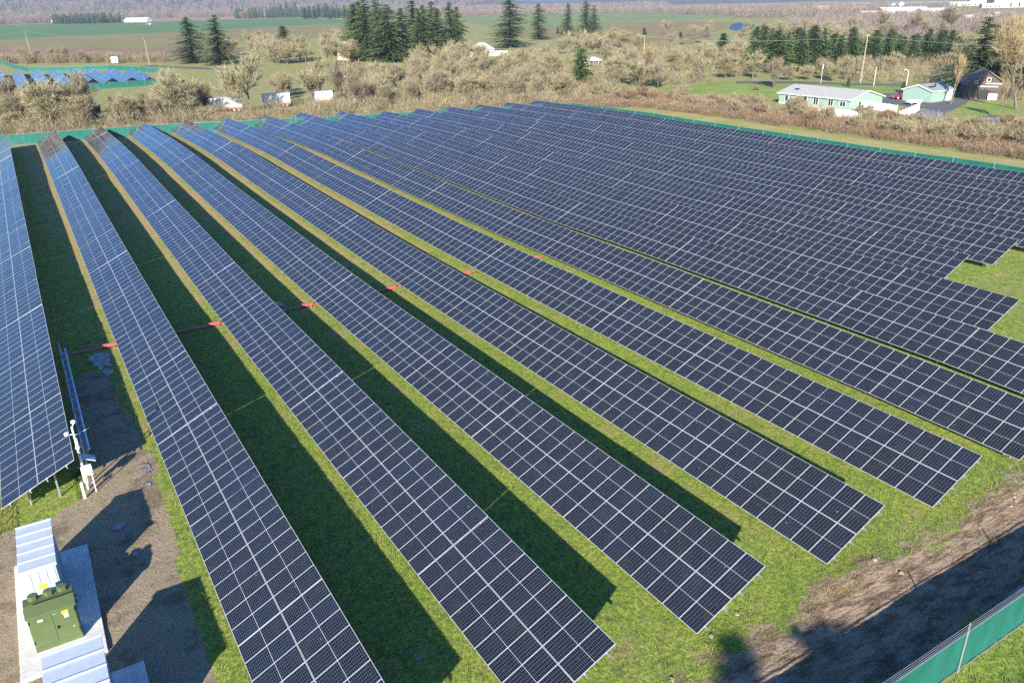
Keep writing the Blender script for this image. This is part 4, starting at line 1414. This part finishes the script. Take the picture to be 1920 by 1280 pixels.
hx_, hy_, _ = at(905, 106)
root = empty('farmhouse', (hx_ + 2, hy_ + 4, 0), -0.5, label='small pale house with grey hipped roof among bare trees', cat='house')
mb = MB(); mb.box(-6, 6, -4.5, 4.5, 0, 3.2); mb.build('wall', [M['white_siding']], root)
mb = MB(); mb.add([(-6.6, -5.1, 3.1), (6.6, -5.1, 3.1), (6.6, 5.1, 3.1), (-6.6, 5.1, 3.1), (-1.4, 0, 6.2), (1.4, 0, 6.2)], [(0, 1, 5, 4), (1, 2, 5), (2, 3, 4, 5), (3, 0, 4), (3, 2, 1, 0)]); mb.build('roof', [M['shingle']], root)
mb = MB(); mb.box(6, 12.5, -3.2, 3.4, 0, 2.5); mb.build('wing', [M['white_siding']], root)
mb = MB(); mb.box(5.9, 12.9, -3.7, 3.8, 2.52, 2.75); mb.build('roof', [M['tarp']], root)
mb = MB(); mb.box(-4.5, -2.0, -4.62, -4.5, 0, 2.2); mb.build('door', [M['tarp']], root)
for x_ in (0.5, 3.4, ): bld_window(root, wallM(x_, -4.5, 1.8, '-y'), 1.1, 1.1, 2)
bld_window(root, wallM(9.5, -3.2, 1.5, '-y'), 1.0, 0.9, 1)

px_, py_, _ = at(1117, 126)
root = empty('open_shed', (px_, py_ + 1.5, 0), -0.15, label='small open-fronted shed with bright white roof beside the green cedar', cat='shed')
mb = MB(); mb.add([(-3.6, -2.8, 2.5), (3.8, -2.8, 2.2), (3.8, 2.8, 2.2), (-3.6, 2.8, 2.5), (0.5, 0.6, 3.7), (0.5, 2.0, 3.7)], [(0, 1, 4), (1, 2, 5, 4), (2, 3, 5), (3, 0, 4, 5), (3, 2, 1, 0)]); mb.build('roof', [M['vinyl']], root)
mb = MB(); mb.box(-3.2, 3.3, 2.3, 2.42, 0, 2.3); mb.box(3.2, 3.3, -1.4, 2.3, 0, 2.15); mb.build('wall', [M['white_siding']], root)
for x_ in (-3.1, -1.2, 0.9, 3.1): mb = MB(); mb.box(x_ - 0.09, x_ + 0.09, -2.4, -2.2, 0, 2.2); mb.build('post', [M['vinyl']], root)

px_, py_, _ = at(1188, 127)
gable('storage_shed', px_, py_ + 2, 7.5, 5, 2.2, 2.7, 'x', M['white_siding'], M['grey_roof'], 'low pale shed with grey roof left of the utility pole', 'shed', 0.3, -0.2)
px_, py_, _ = at(655, 113)
gable('cream_house', px_, py_ + 3, 8, 7, 5.2, 8.2, 'y', M['cream'], M['vinyl'], 'tall cream house half hidden left of the dense fir grove', 'house', 0.4, -0.5)

# long white barn and other far buildings
b_ = gable('long_barn', 276, 1935, 64, 14, 4.5, 8.5, 'x', M['white_siding'], M['vinyl'], 'long bright white barn at the far edge of the green crop', 'barn', 0.3, -0.95)
for px, py, wd, dp, h_, wl, rf, lab in [
    (103, 43, 16, 8, 4, 'white_siding', 'vinyl', 'tiny white shed before the far conifers, top left'),
    (500, 30, 30, 9, 5, 'cream', 'vinyl', 'small far white-roofed building at the back of the tan field'),
]:
    x_, y_, _ = at(px, py)
    gable('farm_shed', x_, y_, wd, dp, h_, h_ * 1.4, 'x', M[wl], M[rf], lab, 'shed', 0.3, -0.7)
towns = [
    (1410, 24, 26, 12, 6, 'cream', 'old_roof', 'cream far building left of the teal one above the pond'),
    (1425, 27, 16, 10, 6, 'teal_roof', 'teal_roof', 'small teal far building above the pond'),
    (1555, 22, 44, 12, 7, 'white_siding', 'vinyl', 'pale far building with long white roof, above the fir row'),
    (1590, 12, 60, 14, 6, 'white_siding', 'vinyl', 'very long thin white far roof behind the bare trees'),
    (1690, 30, 46, 24, 8, 'white_siding', 'vinyl', 'big pale far warehouse right of the white silos'),
    (1722, 14, 70, 26, 9, 'tarp', 'grey_roof', 'long blue-grey far warehouse behind the white silos'),
    (1755, 30, 36, 20, 7, 'white_siding', 'vinyl', 'white far building below the blue-grey warehouse'),
    (1800, 12, 50, 18, 7, 'cream', 'vinyl', 'low white far building left of the red roof'),
    (1822, 42, 28, 12, 5, 'cream', 'vinyl', 'near white-walled far building with brown gable'),
    (1855, 6, 60, 18, 7, 'white_siding', 'orange', 'far building with red roof at the top right'),
    (1862, 15, 30, 14, 6, 'white_siding', 'vinyl', 'small white far house below the red roof'),
    (1902, 14, 58, 30, 13, 'cream', 'vinyl', 'large cream far hall at the top right corner'),
    (1880, 36, 18, 12, 5, 'white_siding', 'vinyl', 'small white far house below the large cream hall'),
    (1640, 34, 30, 16, 6, 'cream', 'vinyl', 'low cream far building left of the pale warehouse'),
]
for px, py, wd, dp, h_, wl, rf, lab in towns:
    x_, y_, _ = at(px, py)
    k = math.hypot(x_, y_) / 900
    b_ = gable('town_building', x_, y_, wd * k ** .5, dp * k ** .5, h_, h_ * 1.25, 'x', M[wl], M[rf], lab, 'building', 0.3, -0.75)
    for q in range(5):
        mb = MB(); t_ = (q - 2) * wd * k ** .5 / 6
        mb.box(t_ - 1.2, t_ + 1.2, -dp * k ** .5 / 2 - 0.08, -dp * k ** .5 / 2 - 0.02, 1, h_ * 0.6); mb.build('window', [M['dark_glass']], b_)
for q, (px, lab) in enumerate([(1672, 'white far silo, left of the two'), (1688, 'white far silo, right of the two')]):
    x_, y_, _ = at(px, 22)
    root = empty('silo', (x_, y_, 0), label=lab + ' beside the teal cap', cat='silo', group='far white silos')
    mb = MB(); mb.tube([(0, 0, 0), (0, 0, 11)], 4.5, 16); mb.build('drum', [M['vinyl']], root)
    mb = MB(); mb.tube([(0, 0, 11.01), (0, 0, 14)], [4.8, 0.5], 16); mb.build('cap', [M['teal_roof' if q == 0 else 'vinyl']], root)


# ------------------------------------------------------------------ vehicles and yard things
def wheel(root, x, y, r_, w_):
    mb = MB(); mb.tube([(x, y - w_ / 2, r_), (x, y + w_ / 2, r_)], r_, 16)
    o = mb.build('wheel', [M['rubber']], root)
    mb = MB(); mb.tube([(x, y - w_ / 2 - 0.02, r_), (x, y + w_ / 2 + 0.02, r_)], r_ * 0.55, 12); mb.build('rim', [M['alu']], o)


tx, ty, _ = at(1694, 187)
pk = empty('pickup_truck', (tx + 0.5, ty + 0.3, 0.07), math.radians(-36), label='dark red pickup truck parked on the asphalt yard beside the mint-green garage', cat='pickup truck')
def prism(mb, prof, y0, y1, mi=0, inset=0.0):
    n = len(prof)
    vs = [(x, y0, z) for x, z in prof] + [(x, y1, z) for x, z in prof]
    mb.add(vs, [tuple(range(n))[::-1], tuple(range(n, 2 * n))] + [(i, (i + 1) % n, n + (i + 1) % n, n + i) for i in range(n)], mi)
mb = MB(); prism(mb, [(-2.75, 0.5), (-2.8, 0.95), (-2.72, 1.1), (-1.3, 1.2), (1.0, 1.2), (1.0, 1.25), (2.75, 1.25), (2.8, 0.55), (2.3, 0.45), (-2.3, 0.45)], -0.95, 0.95)
mb.build('body', [M['red_car']], pk, 0.06)
mb = MB(); prism(mb, [(-1.25, 1.19), (-0.6, 1.82), (0.75, 1.86), (0.98, 1.19)], -0.84, 0.84); mb.build('cab', [M['red_car']], pk, 0.05)
for s_ in (-1, 1):
    mb = MB(); prism(mb, [(-1.02, 1.25), (-0.55, 1.74), (0.05, 1.76), (0.05, 1.25)], s_ * 0.845 - 0.006, s_ * 0.845 + 0.006); mb.build('side_window', [M['dark_glass']], pk)
    mb = MB(); prism(mb, [(0.12, 1.25), (0.12, 1.76), (0.7, 1.76), (0.86, 1.25)], s_ * 0.845 - 0.006, s_ * 0.845 + 0.006); mb.build('side_window', [M['dark_glass']], pk)
mb = MB(); mb.add([(-1.26, -0.72, 1.24), (-1.26, 0.72, 1.24), (-0.66, 0.68, 1.80), (-0.66, -0.68, 1.80)], [(0, 1, 2, 3)]); mb.build('windscreen', [M['dark_glass']], pk)
mb = MB(); mb.box(1.12, 2.68, -0.8, 0.8, 1.255, 1.27); mb.build('bed', [M['black']], pk)
for x_ in (-1.75, 1.75):
    for y_ in (-0.86, 0.86): wheel(pk, x_, y_, 0.40, 0.26)
for s_ in (-1, 1):
    mb = MB(); mb.box(-2.83, -2.76, s_ * 0.7 - 0.17, s_ * 0.7 + 0.17, 0.82, 1.0); mb.build('headlight', [M['sticker']], pk)
    mb = MB(); mb.box(2.76, 2.82, s_ * 0.85 - 0.07, s_ * 0.85 + 0.07, 0.8, 1.1); mb.build('tail_light', [M['red_plastic']], pk)
mb = MB(); mb.box(-2.92, -2.78, -0.9, 0.9, 0.42, 0.62); mb.build('bumper', [M['alu']], pk)

for (a, b), lab in zip([((395, 213), (456, 210)), ((497, 204), (546, 201)), ((600, 198), (623, 196))],
                       ['white box trailer with orange lower stripe, left of the tallest bare tree', 'white box trailer with orange lower stripe, right of the tallest bare tree', 'small white box trailer, third from the left behind the back fence']):
    p0, p1 = at(*a), at(*b)
    ang = math.atan2(p1[1] - p0[1], p1[0] - p0[0]); L = math.hypot(p1[0] - p0[0], p1[1] - p0[1])
    root = empty('box_trailer', ((p0[0] + p1[0]) / 2, (p0[1] + p1[1]) / 2, Hf(p0[0], p0[1])), ang, label=lab, cat='trailer', group='white box trailers behind the back fence')
    L = max(L, 4.5)
    mb = MB(); mb.box(-L / 2, L / 2, 0, 2.4, 1.0, 3.5); mb.build('cargo_box', [M['white_siding']], root, 0.03)
    mb = MB(); mb.box(-L / 2 + 0.02, L / 2 - 0.02, -0.03, 2.43, 0.75, 1.15); mb.build('stripe', [M['orange']], root)
    mb = MB(); mb.box(-L / 2 + 0.5, L / 2 - 0.5, 0.7, 1.7, 0.55, 0.75); mb.build('chassis', [M['black']], root)
    for x_ in (L / 2 - 1.0, L / 2 - 2.0):
        for y_ in (0.2, 2.2): wheel(root, x_, y_, 0.45, 0.3)

for px, py, L, lab in [(672, 193, 4.5, 'blue-grey tarp-covered heap behind the brush, left one'), (768, 176, 3.6, 'small blue-grey tarp-covered heap behind the brush, middle one'), (802, 172, 6.0, 'pale blue-grey tarp-covered heap behind the brush, right one'), (1738, 228, 5, 'dark tarp-covered heap with blue lid in front of the asphalt yard')]:
    x_, y_, z_ = at(px, py)
    mb = MB(); r_ = random.Random(px); n_ = 7
    V_ = [(-L / 2 + L * i / n_, -1.3 + 2.6 * j / 5, (2.5 * (math.sin(PI * (j + .2) / 5.4) ** .5) * (0.75 + 0.3 * r_.random())) if 0 < j < 5 else 0.0) for i in range(n_ + 1) for j in range(6)]
    F_ = [(i * 6 + j, (i + 1) * 6 + j, (i + 1) * 6 + j + 1, i * 6 + j + 1) for i in range(n_) for j in range(5)]
    F_ += [tuple(range(6)), tuple((n_) * 6 + j for j in reversed(range(6)))]
    mb.add(V_, F_)
    o = mb.build('tarp_heap', [M['tarp']]); o.location = (x_, y_, z_); o.rotation_euler.z = -0.4
    tag(o, lab, 'tarp heap')

for (a, b), lab in zip([((1533, 223), (1608, 227)), ((1594, 202), (1680, 216)), ((1684, 228), (1722, 211))],
                       ['white panel fence lowest in the brush below the mint-green house', 'white panel fence at the near corner of the mint-green house', 'slanting white panel fence below the asphalt yard']):
    p0, p1 = at(*a), at(*b)
    root = empty('panel_fence', (p0[0], p0[1], 0), math.atan2(p1[1] - p0[1], p1[0] - p0[0]), label=lab, cat='fence', group='white panel fences')
    L = math.hypot(p1[0] - p0[0], p1[1] - p0[1]); n_ = max(2, round(L / 2.4))
    for q in range(n_):
        mb = MB(); mb.box(L * q / n_ + 0.07, L * (q + 1) / n_ - 0.07, -0.02, 0.02, 0.08, 1.85)
        for s in range(8): mb.box(L * q / n_ + 0.1 + s * (L / n_ - 0.2) / 8, L * q / n_ + 0.12 + s * (L / n_ - 0.2) / 8, -0.035, 0.035, 0.1, 1.8)
        mb.build('panel', [M['vinyl']], root)
    for q in range(n_ + 1):
        mb = MB(); mb.box(L * q / n_ - 0.065, L * q / n_ + 0.065, -0.065, 0.065, -0.2, 1.98); mb.build('post', [M['vinyl']], root)

for (px, py), lab, sz in [((1030, 125), 'white parked van on the lawn left of the small green cedar', (4.6, 1.9, 2.0)), ((1025, 131), 'low white trailer bed in front of the parked van', (5.5, 2.0, 1.0)), ((1712, 197), 'small white utility trailer beside the red pickup', (3.2, 1.6, 1.1)), ((1858, 232), 'long low blue-grey parked boat cover behind the hedge, right edge', (6.5, 2.2, 1.4))]:
    x_, y_, z_ = at(px, py)
    a_, b_, c_ = sz
    nm = 'parked_van' if 'van on' in lab else 'flat_trailer' if 'trailer' in lab else 'covered_boat'
    root = empty(nm, (x_, y_, 0.03), -0.4, label=lab, cat=nm.replace('_', ' '))
    mb = MB()
    if nm == 'parked_van': prism(mb, [(-a_ / 2, 0.35), (-a_ / 2, 1.0), (-a_ / 2 + 0.9, 1.15), (-a_ / 2 + 1.4, c_), (a_ / 2, c_), (a_ / 2, 0.35)], -b_ / 2, b_ / 2)
    elif nm == 'covered_boat': prism(mb, [(-a_ / 2, 0.7), (-a_ / 2 + 1.2, c_), (a_ / 2 - 0.4, c_ * 0.9), (a_ / 2, 0.6), (a_ / 2 - 0.3, 0.35), (-a_ / 2 + 1.4, 0.35)], -b_ / 2, b_ / 2)
    else: mb.box(-a_ / 2, a_ / 2, -b_ / 2, b_ / 2, 0.45, c_)
    mb.build('body', [M['tarp'] if nm == 'covered_boat' else M['vinyl']], root, 0.08)
    if nm == 'parked_van':
        for s_ in (-1, 1):
            mb = MB(); mb.box(-0.7, 0.3, s_ * b_ / 2 - 0.01, s_ * b_ / 2 + 0.01, 1.2, 1.75); mb.build('side_window', [M['dark_glass']], root)
    for x2 in (-a_ * 0.3, a_ * 0.3):
        for s_ in (-1, 1): wheel(root, x2, s_ * b_ * 0.45, 0.33, 0.22)

# tractor with sprayer, far
x_, y_, _ = at(277, 47.5)
root = empty('tractor', (x_, y_, 0), -0.6, label='tiny orange-red tractor working on the far green crop', cat='tractor')
mb = MB(); mb.box(-2.5, 0.5, -0.7, 0.7, 1.0, 2.3); mb.build('hood', [M['red_tractor']], root, 0.1)
mb = MB(); mb.box(0.5, 2.4, -1.0, 1.0, 1.0, 3.4); mb.build('cab', [M['red_tractor']], root, 0.1)
for p_ in ((-1.8, .9, .7), (-1.8, -.9, .7), (1.5, 1.2, 1.1), (1.5, -1.2, 1.1)): wheel(root, p_[0], p_[1], p_[2], 0.5)
mb = MB(); mb.box(3.2, 6.0, -1.2, 1.2, 1.0, 2.8); mb.build('tank', [M['vinyl']], root, 0.2)
# roadside sign board
x_, y_, _ = at(216, 120)
root = empty('sign_board', (x_, y_, 0), -0.35, label='small white and green board standing behind the small far solar field', cat='board')
mb = MB(); mb.box(-1.5, 1.5, -0.05, 0.05, 0.6, 3.2); mb.build('board', [M['vinyl']], root)
mb = MB(); mb.box(0.2, 1.1, -0.09, -0.052, 0.8, 3.0); mb.build('green_stripe', [M['teal_roof']], root)
for q in (-1.2, 1.2): mb = MB(); mb.box(q - 0.08, q + 0.08, 0.06, 0.2, -0.2, 3.2); mb.build('post', [M['pole_wood']], root)


def pole(px, py, top, label, arms=1, arm_az=0.3, lean=(0, 0), r_=0.16, group=None):
    x, y, z = at(px, py); h = height_to(px, py, top)
    root = empty('utility_pole', (x, y, z), label=label, cat='utility pole', group=group)
    mb = MB(); mb.tube([(0, 0, -0.2), (lean[0] * h, lean[1] * h, h)], [r_, r_ * 0.7], 8); mb.build('shaft', [M['pole_wood']], root)
    for k in range(arms):
        z_ = h * 0.97 - k * 1.3
        o = Vector((lean[0] * z_, lean[1] * z_, z_)); d = Vector((math.cos(arm_az), math.sin(arm_az), 0)) * 1.25
        mb = MB(); mb.bar(o - d, o + d, 0.12, 0.14); ca = mb.build('crossarm', [M['pole_wood']], root)
        for q in (-1, -0.35, 0.35, 1):
            mb = MB(); p_ = o + d * q; mb.tube([p_ + Vector((0, 0, 0.06)), p_ + Vector((0, 0, 0.26))], 0.05, 6); mb.build('insulator', [M['alu']], ca)
    return (x + lean[0] * h, y + lean[1] * h, z + h * 0.97)


P1 = pole(62, 117, 57, 'wooden utility pole behind the far solar field, left one', 2, 0.9, (-0.03, 0), 0.2)
P2 = pole(281, 123, 66, 'wooden utility pole behind the far solar field, right one', 2, 0.9, (-0.03, 0), 0.2)
P3 = pole(1613, 156, 65, 'tall pale wooden utility pole in front of the long fir row', 1, 0.2, (0.02, 0), 0.2)
P5 = pole(821, 100, 57, 'wooden utility pole at the right edge of the dense fir grove', 1, 0.1, (0, 0), 0.2)
P6 = pole(1206, 128, 66, 'wooden utility pole with transformer can beside the thin birch', 1, 0.2, (0, 0), 0.2)
x_, y_, z_ = at(1638, 162)
root = empty('pale_post', (x_, y_, z_), label='short pale post standing right of the tall utility pole', cat='post')
mb = MB(); mb.tube([(0, 0, -0.2), (0, 0, 5.2)], 0.08, 8); mb.build('shaft', [M['white_siding']], root)
mb = MB(); mb.box(-0.16, 0.16, -0.16, 0.16, 5.2, 5.32); mb.build('cap', [M['alu']], root)
x_, y_, z_ = at(1697, 174)
root = empty('street_lamp', (x_, y_, z_), label='white street lamp with curved arm left of the mint-green garage', cat='street lamp')
mb = MB(); mb.tube([(0, 0, -0.2), (0, 0, 5.2), (-0.25, 0.1, 5.7), (-0.8, 0.3, 5.85)], [0.09, 0.08, 0.07, 0.06], 8); mb.build('pole', [M['vinyl']], root)
mb = MB(); mb.box(-1.35, -0.75, 0.18, 0.45, 5.75, 5.92); mb.build('lamp_head', [M['vinyl']], root, 0.03)
x_, y_, z_ = at(1539, 157)
root = empty('flag_pole', (x_, y_, z_), label='thin pole with a small white flag behind the mint-green house', cat='flag pole')
mb = MB(); mb.tube([(0, 0, 0), (0, 0, 5.5)], 0.05, 6); mb.build('pole', [M['vinyl']], root)
mb = MB(); mb.box(0.05, 0.38, -0.01, 0.01, 4.2, 5.3); mb.build('flag', [M['vinyl']], root)
# transformer can on pole
mb = MB(); 


def wires(a, b, off, label, group):
    A, B = Vector(a), Vector(b)
    d = (B - A).normalized(); s = Vector((-d.y, d.x, 0)) * off
    pts = []
    for k in range(13):
        t = k / 12
        p = A.lerp(B, t) + s; p.z -= 4 * t * (1 - t) * (A - B).length * 0.018
        pts.append(p)
    mb = MB(); mb.tube(pts, 0.028, 3)
    tag(mb.build('overhead_wire', [M['wire']]), label, 'wire', group)


for a_, b_, lab in ((P1, P2, 'overhead wire between the two poles behind the far solar field'),
                    (P3, P6, 'overhead wire in front of the long fir row, between two wooden poles'),
                    (P6, P5, 'overhead wire crossing between the grove pole and the birch pole'),
                    (P3, (228.0, 60.0, 13.0), 'overhead wire running right from the tall pale pole')):
    for o_ in (-1.1, 0.0, 1.1): wires(a_, b_, o_, lab, lab.replace('overhead wire', 'overhead wires'))

# tall firs outside the frame, behind the photographer: only their shadows reach the mud
def shadow_fir(tx_, ty_, h, kind, lab):
    k = h / 2.5
    plant(kind, tx_ - 3.87 * k, ty_ - 4.65 * k, h, CON, lab, 'conifer')


shadow_fir(25.4, 17.9, 19.0, 'c1', 'fir outside the frame whose narrow shadow falls on the mud at the bottom')
shadow_fir(29.5, 15.5, 17.0, 'c3', 'fir outside the frame whose short shadow touches the rutted track')
shadow_fir(33.5, 9.4, 15.0, 'c2', 'fir outside the frame whose shadow falls on the grass below the fence')

M['clod'] = plain('earth_clod', (0.33, 0.27, 0.19), 0.95, 0, 0.3, 9)
# loose stones on the grass and track
for k, (px, py) in enumerate([(1382, 1152), (1334, 1193), (1690, 1075), (1902, 932), (1905, 940), (1640, 1050), (1895, 950), (1260, 1275)]):
    x_, y_, z_ = at(px, py)
    import bmesh
    bm = bmesh.new(); bmesh.ops.create_icosphere(bm, subdivisions=2, radius=0.085)
    r_ = random.Random(k)
    for v in bm.verts:
        v.co.x *= 1.3; v.co.z *= 0.6; v.co += Vector((r_.uniform(-.03, .03), r_.uniform(-.03, .03), r_.uniform(-.02, .02)))
    me = bpy.data.meshes.new('rock'); bm.to_mesh(me); bm.free(); me.materials.append(M['clod'])
    o = link('rock', me); o.location = (x_, y_, z_ + 0.04); o.rotation_euler.z = k
    tag(o, 'pale brown clod lying on the ground between the row ends and the muddy track', 'stone', 'clods by the muddy track')

# ------------------------------------------------------------------ air
mb = MB(); mb.box(-6600, 6600, -1000, 6600, -3.5, 215)
t = bpy.data.materials.new('haze_air'); t.use_nodes = True
t.node_tree.nodes.clear()
out = t.node_tree.nodes.new('ShaderNodeOutputMaterial')
vol = t.node_tree.nodes.new('ShaderNodeVolumePrincipled')
vol.inputs['Color'].default_value = (0.86, 0.91, 1.0, 1)
vol.inputs['Density'].default_value = 0.00015
vol.inputs['Anisotropy'].default_value = 0.3
t.node_tree.links.new(vol.outputs[0], out.inputs['Volume'])
hz = mb.build('haze', [t], None, kind='stuff')
tag(hz, 'thin bluish haze lying over the far fields and woods', 'haze')
# ------------------------------------------------------------------ light, sky, camera
SUN = Vector((-3.87, -4.65, 2.5)).normalized()
w = bpy.data.worlds.new('World'); S.world = w; w.use_nodes = True
sk = w.node_tree.nodes.new('ShaderNodeTexSky')
sk.sky_type = 'NISHITA'; sk.sun_disc = False
sk.sun_elevation = math.asin(SUN.z); sk.sun_rotation = math.atan2(SUN.x, SUN.y)
sk.air_density = 1.1; sk.dust_density = 0.8; sk.ozone_density = 1.3
bg = w.node_tree.nodes['Background']
tint = w.node_tree.nodes.new('ShaderNodeMix'); tint.data_type = 'RGBA'; tint.blend_type = 'MULTIPLY'
tint.inputs[0].default_value = 1.0; tint.inputs[7].default_value = (0.22, 0.82, 1.75, 1)
w.node_tree.links.new(sk.outputs[0], tint.inputs[6]); w.node_tree.links.new(tint.outputs[2], bg.inputs[0]); bg.inputs[1].default_value = 0.05
sl = bpy.data.lights.new('sun', 'SUN'); sl.energy = 5.0; sl.angle = math.radians(0.53); sl.color = (1.0, 0.93, 0.82)
so = bpy.data.objects.new('sun', sl); COL.objects.link(so)
so.rotation_euler = SUN.to_track_quat('Z', 'Y').to_euler()

cd = bpy.data.cameras.new('camera'); cam = bpy.data.objects.new('camera', cd); COL.objects.link(cam)
cd.sensor_width = 36; cd.lens = FOC / 1920 * 36; cd.clip_end = 20000; cd.clip_start = 0.5
mw = Matrix.Identity(4)
for r in range(3):
    mw[r][0] = RT[r]; mw[r][1] = UP[r]; mw[r][2] = -FW[r]; mw[r][3] = CAM[r]
cam.matrix_world = mw
S.camera = cam
S.view_settings.view_transform = 'Standard'; S.view_settings.look = 'None'
S.view_settings.exposure = 1.2; S.view_settings.gamma = 1
S.render.engine = 'CYCLES'
S.cycles.max_bounces = 5; S.cycles.diffuse_bounces = 2; S.cycles.glossy_bounces = 3
S.cycles.use_denoising = False
